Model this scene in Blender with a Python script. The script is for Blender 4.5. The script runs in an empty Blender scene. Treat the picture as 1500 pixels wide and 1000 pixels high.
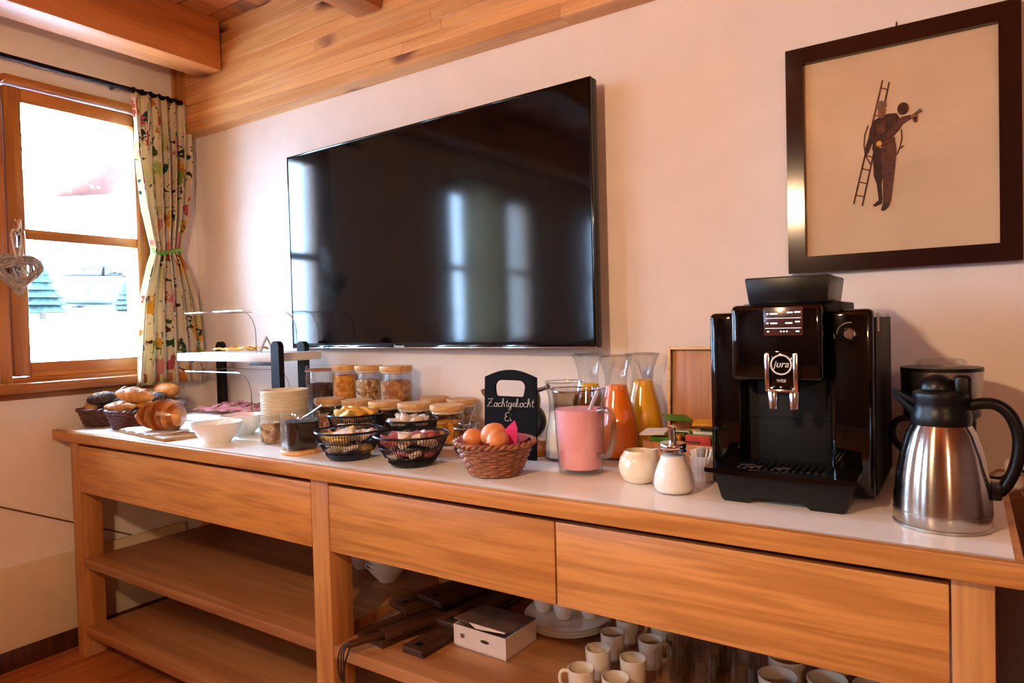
import bpy, bmesh, math, random
from mathutils import Vector, Matrix, noise as mnoise
random.seed(7)
PI = math.pi
SC = bpy.context.scene
COL = SC.collection

# ------------------------------------------------------------------ camera
YAW, PITCH, ROLL = 0.5882, 0.0238, -0.0257
cam_d = bpy.data.cameras.new('camera')
cam = bpy.data.objects.new('camera', cam_d)
COL.objects.link(cam)
_F = Vector((-math.sin(YAW), math.cos(YAW), 0)); _R = Vector((math.cos(YAW), math.sin(YAW), 0)); _U = Vector((0, 0, 1))
_F2 = _F*math.cos(PITCH)-_U*math.sin(PITCH); _U2 = _U*math.cos(PITCH)+_F*math.sin(PITCH)
_R3 = _R*math.cos(ROLL)+_U2*math.sin(ROLL); _U3 = _U2*math.cos(ROLL)-_R*math.sin(ROLL)
cm = Matrix((_R3, _U3, -_F2)).transposed().to_4x4()
cm.translation = (3.2218, -1.99, 1.3331)
cam.matrix_world = cm
cam_d.sensor_width = 36; cam_d.lens = 997.43/1500*36
cam_d.clip_start = 0.02
SC.camera = cam

# ------------------------------------------------------------------ world, light, exposure
w = bpy.data.worlds.new('sky'); SC.world = w; w.use_nodes = True
bg = w.node_tree.nodes['Background']
bg.inputs[0].default_value = (0.46, 0.66, 1.0, 1); bg.inputs[1].default_value = 60.0
SC.view_settings.view_transform = 'Standard'; SC.view_settings.look = 'None'
SC.view_settings.gamma = 1; SC.view_settings.use_curve_mapping = False
SC.view_settings.exposure = 0.26
LAMP_W = 76; LAMP_COL = (1.0, 0.65, 0.38)

# ------------------------------------------------------------------ helpers
def hexc(h, a=1):
    c = [int(h[i:i+2], 16)/255 for i in (0, 2, 4)]
    return tuple((x/12.92 if x <= .04045 else ((x+.055)/1.055)**2.4) for x in c)+(a,)

class NT:
    def __init__(s, name):
        s.m = bpy.data.materials.new(name); s.m.use_nodes = True
        s.t = s.m.node_tree; s.n = s.t.nodes; s.p = s.n['Principled BSDF']; s.out = s.n['Material Output']
    def add(s, typ, **kw):
        n = s.n.new(typ)
        for k, v in kw.items():
            if k in n.inputs: n.inputs[k].default_value = v
            else: setattr(n, k, v)
        return n
    def link(s, a, b): s.t.links.new(a, b)
    def ramp(s, fac, stops):
        r = s.add('ShaderNodeValToRGB'); e = r.color_ramp.elements
        while len(e) < len(stops): e.new(.5)
        for el, (p, c) in zip(e, stops): el.position = p; el.color = hexc(c) if isinstance(c, str) else c
        s.link(fac, r.inputs[0]); return r.outputs[0]
    def coord(s, kind='Object', scale=(1, 1, 1), rnd=True):
        tc = s.add('ShaderNodeTexCoord'); mp = s.add('ShaderNodeMapping'); mp.inputs['Scale'].default_value = scale
        if rnd:
            oi = s.add('ShaderNodeObjectInfo'); mu = s.add('ShaderNodeMath', operation='MULTIPLY'); mu.inputs[1].default_value = 37
            s.link(oi.outputs['Random'], mu.inputs[0]); s.link(mu.outputs[0], mp.inputs['Location'])
        s.link(tc.outputs[kind], mp.inputs[0]); return mp.outputs[0]
    def bump(s, h, strength=.2, dist=.002):
        b = s.add('ShaderNodeBump'); b.inputs['Strength'].default_value = strength; b.inputs['Distance'].default_value = dist
        s.link(h, b.inputs['Height']); s.link(b.outputs[0], s.p.inputs['Normal'])
    def mix(s, f, a, b, typ='MIX'):
        m = s.add('ShaderNodeMix', data_type='RGBA', blend_type=typ)
        for sock, v in ((m.inputs[0], f), (m.inputs[6], a), (m.inputs[7], b)):
            if hasattr(v, 'is_output'): s.link(v, sock)
            else: sock.default_value = hexc(v) if isinstance(v, str) else v
        return m.outputs[2]

def plain(name, c, rough=.5, metal=0, var=.06, scale=30, bump=0, coat=0, emit=None, spec=None, ior=None):
    t = NT(name); v = t.coord(scale=(1, 1, 1))
    n = t.add('ShaderNodeTexNoise'); n.inputs['Scale'].default_value = scale; n.inputs['Detail'].default_value = 4
    t.link(v, n.inputs['Vector'])
    c = hexc(c)
    d = tuple(x*(1-var*2) for x in c[:3])+(1,); b = tuple(min(1, x*(1+var)) for x in c[:3])+(1,)
    t.link(t.ramp(n.outputs[0], [(.3, d), (.7, b)]), t.p.inputs['Base Color'])
    t.p.inputs['Roughness'].default_value = rough; t.p.inputs['Metallic'].default_value = metal
    if coat: t.p.inputs['Coat Weight'].default_value = coat; t.p.inputs['Coat Roughness'].default_value = .08
    if bump: t.bump(n.outputs[0], bump, .004)
    if spec is not None: t.p.inputs['Specular IOR Level'].default_value = spec
    if emit: t.p.inputs['Emission Color'].default_value = hexc(emit[0]); t.p.inputs['Emission Strength'].default_value = emit[1]
    return t.m

def wood(name, c1, c2, axis=0, rough=.38, knots=0, ring=9, spec=.5, knotc='5a2a10'):
    t = NT(name); sc = [ring]*3; sc[axis] = ring*.06
    v = t.coord(scale=tuple(sc))
    n = t.add('ShaderNodeTexNoise'); n.inputs['Scale'].default_value = 1.3; n.inputs['Detail'].default_value = 7; n.inputs['Distortion'].default_value = .35
    t.link(v, n.inputs['Vector'])
    sc2 = [90]*3; sc2[axis] = 3
    v2 = t.coord(scale=tuple(sc2)); n2 = t.add('ShaderNodeTexNoise'); n2.inputs['Scale'].default_value = 1.5; n2.inputs['Detail'].default_value = 3
    t.link(v2, n2.inputs['Vector'])
    # growth-ring bands
    m = t.add('ShaderNodeMath', operation='MULTIPLY'); t.link(n.outputs[0], m.inputs[0]); m.inputs[1].default_value = 22
    s = t.add('ShaderNodeMath', operation='SINE'); t.link(m.outputs[0], s.inputs[0])
    mr = t.add('ShaderNodeMapRange'); mr.inputs[1].default_value = -1; t.link(s.outputs[0], mr.inputs[0])
    ad = t.add('ShaderNodeMath', operation='MULTIPLY_ADD'); t.link(n2.outputs[0], ad.inputs[0]); ad.inputs[1].default_value = .55; 
    m2 = t.add('ShaderNodeMath', operation='MULTIPLY'); t.link(mr.outputs[0], m2.inputs[0]); m2.inputs[1].default_value = .42
    t.link(m2.outputs[0], ad.inputs[2])
    col = t.ramp(ad.outputs[0], [(.2, c1), (.85, c2)])
    oi = t.add('ShaderNodeObjectInfo'); hv = t.add('ShaderNodeHueSaturation')
    mr2 = t.add('ShaderNodeMapRange'); mr2.inputs[3].default_value = .86; mr2.inputs[4].default_value = 1.1
    t.link(oi.outputs['Random'], mr2.inputs[0]); t.link(mr2.outputs[0], hv.inputs['Value']); t.link(col, hv.inputs['Color']); col = hv.outputs[0]
    if knots:
        sk = [knots]*3; sk[axis] = knots*.55
        vk = t.coord(scale=tuple(sk)); vo = t.add('ShaderNodeTexVoronoi'); vo.inputs['Scale'].default_value = 1
        nk = t.add('ShaderNodeTexNoise'); nk.inputs['Scale'].default_value = 3; t.link(vk, nk.inputs['Vector'])
        mxv = t.add('ShaderNodeMix', data_type='VECTOR'); mxv.inputs[0].default_value = .12
        t.link(vk, mxv.inputs[4]); t.link(nk.outputs['Color'], mxv.inputs[5]); t.link(mxv.outputs[1], vo.inputs['Vector'])
        k = t.ramp(vo.outputs['Distance'], [(.10, (1, 1, 1, 1)), (.22, (0, 0, 0, 1))])
        sp = t.add('ShaderNodeSeparateColor'); t.link(vo.outputs['Color'], sp.inputs[0])
        gt = t.add('ShaderNodeMath', operation='GREATER_THAN'); t.link(sp.outputs[0], gt.inputs[0]); gt.inputs[1].default_value = .3
        kk = t.add('ShaderNodeMath', operation='MULTIPLY'); t.link(k, kk.inputs[0]); t.link(gt.outputs[0], kk.inputs[1])
        col = t.mix(kk.outputs[0], col, knotc)
    t.link(col, t.p.inputs['Base Color']); t.p.inputs['Roughness'].default_value = rough
    t.p.inputs['Specular IOR Level'].default_value = spec
    t.bump(n2.outputs[0], .12, .001)
    return t.m

def glassy(name, tint='ffffff', rough=.02, base=.04, edge=.55, power=3.0):
    """thin clear glass: transmits straight through, reflects more at grazing angles"""
    t = NT(name); t.n.remove(t.p)
    tr = t.add('ShaderNodeBsdfTransparent'); tr.inputs[0].default_value = hexc(tint)
    gl = t.add('ShaderNodeBsdfGlossy'); gl.inputs['Roughness'].default_value = rough
    lw = t.add('ShaderNodeLayerWeight'); lw.inputs['Blend'].default_value = .5
    pw = t.add('ShaderNodeMath', operation='POWER'); t.link(lw.outputs['Facing'], pw.inputs[0]); pw.inputs[1].default_value = power
    mr = t.add('ShaderNodeMapRange'); mr.inputs[3].default_value = base; mr.inputs[4].default_value = edge
    t.link(pw.outputs[0], mr.inputs[0])
    mx = t.add('ShaderNodeMixShader'); t.link(mr.outputs[0], mx.inputs[0]); t.link(tr.outputs[0], mx.inputs[1]); t.link(gl.outputs[0], mx.inputs[2])
    t.link(mx.outputs[0], t.out.inputs[0]); return t.m

def speckle(name, cols, scale=120, rough=.7, bump=.6):
    t = NT(name); v = t.coord()
    vo = t.add('ShaderNodeTexVoronoi'); vo.inputs['Scale'].default_value = scale; t.link(v, vo.inputs['Vector'])
    sp = t.add('ShaderNodeSeparateColor'); t.link(vo.outputs['Color'], sp.inputs[0])
    t.link(t.ramp(sp.outputs[0], [(i/max(1, len(cols)-1), c) for i, c in enumerate(cols)]), t.p.inputs['Base Color'])
    t.p.inputs['Roughness'].default_value = rough
    inv = t.add('ShaderNodeMath', operation='SUBTRACT'); inv.inputs[0].default_value = 1; t.link(vo.outputs['Distance'], inv.inputs[1])
    t.bump(inv.outputs[0], bump, .006); return t.m

class G:
    """collects shapes; build() links them as one mesh object"""
    def __init__(s): s.v = []; s.f = []; s.uv = None
    def put(s, vs, fs, M=None):
        o = len(s.v)
        s.v += [tuple(M @ Vector(p)) if M else tuple(p) for p in vs]
        s.f += [tuple(i+o for i in f) for f in fs]; return s
    def box(s, c, d, bev=0, M=None, seg=2):
        bm = bmesh.new(); bmesh.ops.create_cube(bm, size=1)
        for v in bm.verts: v.co = Vector((v.co.x*d[0]+c[0], v.co.y*d[1]+c[1], v.co.z*d[2]+c[2]))
        if bev: bmesh.ops.bevel(bm, geom=bm.edges[:], offset=min(bev, min(d)*.49), segments=seg, profile=.5, affect='EDGES')
        bm.verts.index_update(); s.put([v.co.copy() for v in bm.verts], [[v.index for v in f.verts] for f in bm.faces], M); bm.free(); return s
    def lathe(s, prof, n=32, c=(0, 0, 0), M=None, sq=None):
        vs = []; fs = []
        for r, z in prof:
            for i in range(n):
                a = 2*PI*i/n; k = 1
                if sq: k = 1/((abs(math.cos(a))**sq+abs(math.sin(a))**sq)**(1/sq))
                vs.append((c[0]+r*k*math.cos(a), c[1]+r*k*math.sin(a), c[2]+z))
        for j in range(len(prof)-1):
            for i in range(n):
                i2 = (i+1) % n; fs.append((j*n+i, j*n+i2, (j+1)*n+i2, (j+1)*n+i))
        return s.put(vs, fs, M)
    def tube(s, pts, r, n=8, closed=False, M=None, cap=True, flat=None):
        pts = [Vector(p) for p in pts]; N = len(pts); vs = []; fs = []; up = None
        for i, p in enumerate(pts):
            a = pts[i-1] if (i or closed) else p; b = pts[(i+1) % N] if (i < N-1 or closed) else p
            t = (b-a).normalized()
            if up is None:
                up = Vector((0, 0, 1)) if abs(t.z) < .9 else Vector((1, 0, 0))
            x = t.cross(up)
            if x.length < 1e-6: x = t.orthogonal()
            x.normalize(); y = x.cross(t).normalized(); up = y
            rr = r[i] if isinstance(r, (list, tuple)) else r
            for k in range(n):
                an = 2*PI*k/n; q = p+x*rr*math.cos(an)+y*rr*math.sin(an)*(flat or 1); vs.append(q)
        for i in range(N if closed else N-1):
            for k in range(n):
                k2 = (k+1) % n; j = (i+1) % N; fs.append((i*n+k, i*n+k2, j*n+k2, j*n+k))
        if cap and not closed: fs.append(tuple(range(n-1, -1, -1))); fs.append(tuple((N-1)*n+k for k in range(n)))
        return s.put(vs, fs, M)
    def ball(s, c, r, n=20, m=12, M=None, fn=None):
        vs = []; fs = []
        for j in range(m+1):
            th = PI*j/m
            for i in range(n):
                ph = 2*PI*i/n; d = Vector((math.sin(th)*math.cos(ph), math.sin(th)*math.sin(ph), math.cos(th)))
                k = fn(d) if fn else 1
                vs.append((c[0]+d.x*r[0]*k, c[1]+d.y*r[1]*k, c[2]+d.z*r[2]*k))
        for j in range(m):
            for i in range(n): fs.append((j*n+i, (j+1)*n+i, (j+1)*n+(i+1) % n, j*n+(i+1) % n))
        return s.put(vs, fs, M)
    def prism(s, poly, h0, h1, M=None):
        """polygon in local x,z extruded along y from h0 to h1"""
        n = len(poly); vs = [(x, h0, z) for x, z in poly]+[(x, h1, z) for x, z in poly]
        fs = [tuple(range(n)), tuple(range(2*n-1, n-1, -1))]+[(i, i+n, (i+1) % n+n, (i+1) % n) for i in range(n)]
        return s.put(vs, fs, M)
    def grid(s, fn, nu, nv, M=None, closeu=False):
        vs = [fn(i/(nu if closeu else nu-1), j/(nv-1)) for j in range(nv) for i in range(nu)]; fs = []
        for j in range(nv-1):
            for i in range(nu if closeu else nu-1):
                i2 = (i+1) % nu; fs.append((j*nu+i, j*nu+i2, (j+1)*nu+i2, (j+1)*nu+i))
        return s.put(vs, fs, M)
    def mesh(s, name, mat, smooth=True, angle=40):
        me = bpy.data.meshes.new(name); me.from_pydata([tuple(v) for v in s.v], [], s.f)
        bm = bmesh.new(); bm.from_mesh(me)
        bmesh.ops.remove_doubles(bm, verts=bm.verts, dist=1e-6)
        bmesh.ops.recalc_face_normals(bm, faces=bm.faces); bm.to_mesh(me); bm.free()
        if smooth:
            me.shade_smooth(); me.set_sharp_from_angle(angle=math.radians(angle))
        me.materials.append(mat); return me
    def build(s, name, mat, parent=None, loc=(0, 0, 0), rot=(0, 0, 0), smooth=True, angle=40):
        return link(name, s.mesh(name, mat, smooth, angle), parent, loc, rot)

def link(name, me, parent=None, loc=(0, 0, 0), rot=(0, 0, 0)):
    o = bpy.data.objects.new(name, me); COL.objects.link(o); o.parent = parent
    o.location = loc; o.rotation_euler = rot; return o
def tag(o, label=None, cat=None, group=None, kind=None):
    for k, v in (('label', label), ('category', cat), ('group', group), ('kind', kind)):
        if v: o[k] = v
    return o
def thing(name, label, cat, loc=(0, 0, 0), rz=0, group=None):
    o = bpy.data.objects.new(name, None); COL.objects.link(o); o.empty_display_size = .05
    o.location = loc; o.rotation_euler = (0, 0, rz); return tag(o, label, cat, group)
def struct(name, label=None, cat=None, loc=(0, 0, 0)):
    o = bpy.data.objects.new(name, None); COL.objects.link(o); o.location = loc
    return tag(o, label, cat, None, 'structure')
def copy_tree(o, parent=None, loc=None, rz=None, label=None):
    c = o.copy(); COL.objects.link(c); c.parent = parent
    if loc: c.location = loc
    if rz is not None: c.rotation_euler = (0, 0, rz)
    if label: c['label'] = label
    for ch in list(o.children): copy_tree(ch, c)
    return c
def text_mesh(name, body, size, mat, parent, loc, rot, ext=.0004, shear=0):
    cu = bpy.data.curves.new(name, 'FONT'); cu.body = body; cu.size = size; cu.extrude = ext; cu.align_x = 'CENTER'; cu.align_y = 'CENTER'; cu.shear = shear
    ob = bpy.data.objects.new(name+'_tmp', cu); COL.objects.link(ob)
    bpy.context.view_layer.update()
    me = bpy.data.meshes.new_from_object(ob.evaluated_get(bpy.context.evaluated_depsgraph_get()))
    bpy.data.objects.remove(ob); me.name = name; me.materials.clear(); me.materials.append(mat)
    return link(name, me, parent, loc, rot)
def Rz(a): return Matrix.Rotation(a, 4, 'Z')
def T(x, y, z): return Matrix.Translation((x, y, z))

# ------------------------------------------------------------------ materials
M = {}
M['plaster'] = plain('plaster', 'e9ddd3', .85, var=.02, scale=8, bump=.03)
M['panel'] = wood('wall_panelling', '7a4826', '54301a', 2, .5)
M['board_cream'] = plain('cream_panel', 'e2cfae', .6, var=.03, scale=6)
M['side'] = wood('sideboard_wood', 'cb8e4c', 'a56a30', 0, .36, ring=20)
M['side_v'] = wood('sideboard_wood_upright', 'c48a4e', 'a06632', 2, .36, ring=15)
M['shelfw'] = wood('shelf_pine', 'b07a4a', '8e5830', 0, .4, knots=3.2)
M['lam'] = plain('white_laminate', 'f3ede3', .3, var=.015)
M['beam'] = wood('glulam_pine', 'dca062', 'b87438', 0, .42, knots=5.5, ring=7, knotc='6a3312')
M['beam_y'] = wood('ceiling_pine', 'bd7038', '96501f', 1, .45, knots=3, ring=7)
M['win'] = wood('window_larch', 'b8742f', '8f521c', 2, .35)
M['win_y'] = wood('window_larch_rail', 'b8742f', '8f521c', 1, .35)
M['floor'] = wood('floor_boards', 'b0642c', '8a4318', 1, .35, knots=2.0)
M['dark'] = wood('dark_board_wood', '4a2a14', '26130a', 1, .45, ring=14)
M['cab'] = wood('walnut_cabinet', '5a2c14', '38180a', 2, .4)
M['lid'] = wood('bamboo_lid', 'dcae74', 'bd8548', 0, .45, ring=18)
M['teaw'] = wood('tea_box_wood', 'c98e5c', 'a86c3c', 2, .4, ring=12)
M['cutb'] = wood('cutting_board_wood', 'b58a50', '8a5c2c', 0, .5)
M['black'] = plain('black_plastic', '080809', .35, var=.02, spec=.3)
M['gloss'] = plain('piano_black', '030303', .06, var=.0, spec=.5)
M['matte'] = plain('black_matte', '0b0b0b', .6, var=.03, spec=.25)
M['screen'] = plain('tv_screen', '040405', .085, var=0, spec=.32)
M['chrome'] = plain('chrome', 'd8d8da', .12, 1, var=.01)
M['steel'] = plain('steel', 'b5b0a8', .3, 1, var=.03)
M['white'] = plain('white_glaze', 'efe9de', .18, var=.015, coat=.4)
M['cream'] = plain('cream_porcelain', 'e8dcc0', .25, var=.02, coat=.3)
M['cup'] = plain('mug_porcelain', 'dccfb8', .25, var=.02, coat=.3)
M['whitepl'] = plain('white_acrylic', 'f1efec', .25, var=.01)
M['glass'] = glassy('clear_glass', 'fcfdfd', .02, .045, .6, 3)
M['rim'] = glassy('glass_rim', 'e4ebe8', .05, .25, .8, 1.5)
M['pane'] = glassy('window_glass', 'f6faf8', .01, .03, .5, 4)
M['cover'] = glassy('acrylic_cover', 'ffffff', .03, .02, .5, 3)
M['picglass'] = glassy('picture_glass', 'ffffff', .02, .04, .6, 4)
M['wicker'] = plain('wicker_brown', '9c6444', .5, var=.25, scale=60)
M['wicker_dk'] = plain('wicker_dark', '5c2f20', .5, var=.25, scale=60)
M['wire_black'] = plain('wire_black', '0c0c0d', .3, .3, var=.02)
M['wire_blue'] = plain('wire_navy', '101a33', .25, .3, var=.03)
M['egg'] = plain('egg_shell', 'd98a55', .45, var=.05, scale=60)
M['napkin'] = plain('napkin_magenta', 'd8357c', .8, var=.05)
M['redcloth'] = plain('red_cloth', '8e1f2c', .85, var=.1)
M['chalkb'] = plain('blackboard', '0b0c0e', .8, var=.05, spec=.15)
M['chalk'] = plain('chalk', 'f0f0ee', .9, var=.05, scale=200)
M['pink'] = plain('strawberry_drink', 'f7b0b4', .5, var=.02, spec=.2)
M['oj'] = plain('orange_juice', 'ff8412', .45, var=.03, scale=12, spec=.25)
M['yj'] = plain('multivitamin_juice', 'ffc016', .45, var=.03, scale=12, spec=.25)
M['milk'] = plain('milk', 'f1ece2', .3, var=.01)
M['cocoa'] = plain('cocoa_powder', '2a150f', .9, var=.15, scale=90, bump=.3)
M['sugar'] = plain('sugar', 'f3ece2', .8, var=.04, scale=300, bump=.3)
M['corn'] = speckle('cornflakes', ['d98a1c', 'f0a830', 'c8741a', 'f6bc4c'], 70)
M['muesli'] = speckle('muesli', ['d8b888', 'b98a58', '7a4a28', 'e6cfa4', 'c08c5c'], 85)
M['granola'] = speckle('granola', ['c8843e', '8a4a1e', 'd99a50', '6e2c1c', 'e0b070'], 70)
M['beans'] = speckle('choco_cereal', ['2c170e', '4a2816', '1d0e08', '5c3520'], 70)
M['raisin'] = speckle('raisins', ['2a1418', '45202a', '1c0d10', '33181c'], 80)
M['seedg'] = speckle('pumpkin_seeds', ['2f3a22', '48512e', '20261a', '3a3a26'], 90)
M['nuts'] = speckle('nut_mix', ['b07a3c', 'd8a860', '8a5224', 'c89450'], 70)
M['crust'] = plain('bread_crust', 'd08a3c', .6, var=.3, scale=34, bump=.3)
M['crust_dk'] = plain('dark_bread_crust', '3c2a22', .7, var=.3, scale=40, bump=.6)
M['crust_lt'] = plain('pale_bread_crust', 'd09a60', .65, var=.3, scale=34, bump=.3)
M['poppy'] = speckle('poppy_crust', ['1c1b1d', '38343a', '24201e', '8a6a48'], 220)
M['croissant'] = plain('croissant_glaze', 'a4581f', .25, var=.3, scale=20, coat=.6, bump=.25)
M['croissant_lt'] = plain('croissant_crumb', 'cc8c48', .35, var=.25, scale=24, coat=.3, bump=.25)
M['ham'] = plain('ham_pink', 'd88a8c', .4, var=.2, scale=30)
M['salami'] = speckle('salami', ['94404a', 'b45a60', 'a04850', 'e0b0a8'], 150)
M['cheese'] = plain('cheese_yellow', 'e6b04c', .45, var=.08)
M['foil'] = plain('gold_wrap', 'e6c36a', .35, .2, var=.15, scale=40)
M['paper'] = plain('cloth_white', 'ddd8d0', .9, var=.04)
M['packp'] = plain('portion_red', 'b05a58', .45, var=.3, scale=50)
M['packw'] = plain('portion_cream', 'd8c4b0', .45, var=.15, scale=50)
M['greytray'] = plain('grey_tray', 'a39a92', .5, var=.08)
M['ochre'] = plain('ochre_glaze', 'c8741e', .25, var=.1, coat=.5)
M['figd'] = plain('figurine_dark', '15181a', .3, var=.1, coat=.5)
M['figb'] = plain('figurine_brown', '6e4520', .4, var=.15)
M['rod'] = plain('rod_iron', '1a1620', .3, .6, var=.03)
M['ring'] = plain('tie_green', '63b52e', .3, var=.1, coat=.3)
M['twig'] = plain('white_twig', 'b7aaa0', .8, var=.3, scale=60)
M['twine'] = plain('twine', 'cfc4b0', .8, var=.2, scale=80)
M['frame'] = plain('mahogany_frame', '240c08', .14, var=.1, scale=10, spec=.4)
M['print'] = plain('aged_paper', 'd9be9a', .8, var=.06, scale=5)
M['ink'] = plain('sepia_dark', '3a2118', .8, var=.25, scale=60)
M['ink2'] = plain('sepia_brown', '5c3522', .8, var=.3, scale=70)
M['ink3'] = plain('sepia_tan', '8a6040', .8, var=.2, scale=70)
M['inkg'] = plain('sepia_grey', '6b5a50', .8, var=.2, scale=70)
M['gold'] = plain('brass_dot', 'b98a2c', .5, .3)
M['card'] = plain('carton', 'd9c8bb', .75, var=.03)
M['cardtop'] = plain('carton_print', '6a5140', .7, var=.3, scale=12)
M['green'] = plain('tea_green', '4f8a24', .5, var=.1)
M['yellow'] = plain('tea_yellow', 'f0b02a', .5, var=.08)
M['red'] = plain('tea_red', 'c4423a', .5, var=.1)
M['teadark'] = plain('tea_dark', '33261c', .5, var=.1)
M['strap'] = plain('leather_cord', '2a1710', .6, var=.1)
M['lcd'] = plain('lcd_dark', '2a1a18', .2, var=.4, scale=20, emit=('5a2a20', .35))
M['lcdtxt'] = plain('lcd_text', 'e8eef4', .4, var=0, emit=('dfe8f2', .8))
M['snow'] = plain('snow', 'f2f5fa', .9, var=.02, scale=.6)
M['fir'] = plain('fir_needles', '0a2422', .9, var=.3, scale=8)
M['autumn'] = plain('autumn_leaves', '463a06', .9, var=.3, scale=6)
M['bark'] = plain('bark', '5a4a3c', .9, var=.2)
M['housew'] = plain('house_render', '8a847c', .9, var=.04, scale=2)
M['roof'] = plain('roof_red', '8a5648', .9, var=.1, scale=4)
M['carp'] = plain('car_paint', '10181c', .25, var=.02, coat=.5)
M['logo'] = plain('silver_print', 'd4d4d2', .35, var=.01)
M['lampsh'] = plain('lamp_shade', 'e8d6b0', .8, var=.03)
M['bulb'] = plain('bulb', 'ffe0b0', .5, emit=('ffb870', 14))
def curtain_mat():
    t = NT('floral_cotton'); tc = t.add('ShaderNodeTexCoord'); uv = tc.outputs['UV']
    nz = t.add('ShaderNodeTexNoise'); nz.inputs['Scale'].default_value = 22; nz.inputs['Detail'].default_value = 3; t.link(uv, nz.inputs['Vector'])
    mv = t.add('ShaderNodeMix', data_type='VECTOR'); mv.inputs[0].default_value = .1; t.link(uv, mv.inputs[4]); t.link(nz.outputs['Color'], mv.inputs[5])
    col = hexc('e6d6b6')
    def layer(base, scale, rad, stops, loc, keep, stretch=(1, 1, 1)):
        mp = t.add('ShaderNodeMapping'); mp.inputs['Location'].default_value = (loc, loc*1.7, 0); mp.inputs['Scale'].default_value = stretch; mp.inputs['Rotation'].default_value = (0, 0, loc)
        t.link(mv.outputs[1], mp.inputs[0]); vo = t.add('ShaderNodeTexVoronoi'); vo.inputs['Scale'].default_value = scale; t.link(mp.outputs[0], vo.inputs['Vector'])
        sp = t.add('ShaderNodeSeparateColor'); t.link(vo.outputs['Color'], sp.inputs[0])
        c = t.ramp(sp.outputs[1], stops); t_r = c.node.color_ramp; t_r.interpolation = 'CONSTANT'
        k = t.ramp(vo.outputs['Distance'], [(rad, (1, 1, 1, 1)), (rad+.05, (0, 0, 0, 1))])
        g = t.add('ShaderNodeMath', operation='GREATER_THAN'); t.link(sp.outputs[0], g.inputs[0]); g.inputs[1].default_value = keep
        mm = t.add('ShaderNodeMath', operation='MULTIPLY'); t.link(k, mm.inputs[0]); t.link(g.outputs[0], mm.inputs[1])
        return t.mix(mm.outputs[0], base, c)
    col = layer(col, 9, .34, [(0, 'cfc47a'), (.3, 'e0a848'), (.6, 'd98a86'), (.8, 'b8c06a')], .3, .45)
    col = layer(col, 12, .3, [(0, 'b8482c'), (.35, 'd07a34'), (.6, '8fae4e'), (.85, 'c2566a')], 1.3, .5, (1.3, .8, 1))
    col = layer(col, 15, .25, [(0, '24504c'), (.4, '3d5a2c'), (.7, '2f3a4c'), (.9, '5c2a20')], 2.2, .5, (1.6, .55, 1))
    col = layer(col, 20, .22, [(0, '24504c'), (.5, '3b3026'), (.8, '4c7a34')], 4.1, .6, (.5, 1.6, 1))
    t.link(col, t.p.inputs['Base Color']); t.p.inputs['Roughness'].default_value = .9; t.p.inputs['Specular IOR Level'].default_value = .15
    tl = t.add('ShaderNodeBsdfTranslucent'); t.link(col, tl.inputs[0]); mx = t.add('ShaderNodeMixShader'); mx.inputs[0].default_value = .25
    t.link(t.p.outputs[0], mx.inputs[1]); t.link(tl.outputs[0], mx.inputs[2]); t.link(mx.outputs[0], t.out.inputs[0]); return t.m
M['curtain'] = curtain_mat()
def brushed():
    t = NT('brushed_steel'); v = t.coord(scale=(1, 1, 400), rnd=False)
    n = t.add('ShaderNodeTexNoise'); n.inputs['Scale'].default_value = 3; n.inputs['Detail'].default_value = 3; t.link(v, n.inputs['Vector'])
    t.link(t.ramp(n.outputs[0], [(.3, 'aca69e'), (.7, 'c2bcb3')]), t.p.inputs['Base Color'])
    t.p.inputs['Metallic'].default_value = 1; t.p.inputs['Roughness'].default_value = .19
    t.p.inputs['Anisotropic'].default_value = .85; t.p.inputs['Anisotropic Rotation'].default_value = .25
    tn = t.add('ShaderNodeTangent', direction_type='RADIAL', axis='Z'); t.link(tn.outputs[0], t.p.inputs['Tangent']); return t.m
M['brushed'] = brushed()

# ------------------------------------------------------------------ the room
ROOM_X, ROOM_Y, CEIL = 5.4, -5.4, 2.76
tag(G().box((ROOM_X/2, .1, CEIL/2), (ROOM_X+.7, .2, CEIL)).build('wall_back', M['plaster'], smooth=False), 'white plastered wall carrying the television and the picture', 'wall', None, 'structure')
tag(G().box((ROOM_X/2, ROOM_Y-.1, CEIL/2), (ROOM_X+.7, .2, CEIL)).build('wall_front', M['panel'], smooth=False), 'brown wood panelled wall behind the viewer', 'wall', None, 'structure')
tag(G().box((ROOM_X+.15, ROOM_Y/2, CEIL/2), (.3, -ROOM_Y, CEIL)).build('wall_right', M['panel'], smooth=False), 'brown wood panelled wall facing the windows', 'wall', None, 'structure')
# left wall: solid pieces round three window openings
OPEN = [(-.862, -.2), (-2.95, -1.8), (-4.9, -3.75)]
WZ0, WZ1 = 1.13, 2.40
wl = G(); WTH = .3
wl.box((-WTH/2, ROOM_Y/2, WZ0/2), (WTH, -ROOM_Y, WZ0)); wl.box((-WTH/2, ROOM_Y/2, (WZ1+CEIL)/2), (WTH, -ROOM_Y, CEIL-WZ1))
edges = [0]+[e for a, b in OPEN for e in (b, a)]+[ROOM_Y]
for i in range(0, len(edges), 2): wl.box((-WTH/2, (edges[i]+edges[i+1])/2, (WZ0+WZ1)/2), (WTH, edges[i]-edges[i+1], WZ1-WZ0))
wall_left = tag(wl.build('wall_left', M['plaster'], smooth=False), 'white plastered wall with the wooden windows', 'wall', None, 'structure')
G().box((.012, -2.72, .245), (.024, 5.2, .33), .004).build('lower_panel', M['board_cream'], wall_left)
G().tube([(.004, -1.6, 1.0), (.004, -.882, .66), (.004, -.616, .529), (.004, -.3, .372)], .0035, 6).build('wall_cable', M['figb'], wall_left)
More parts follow.
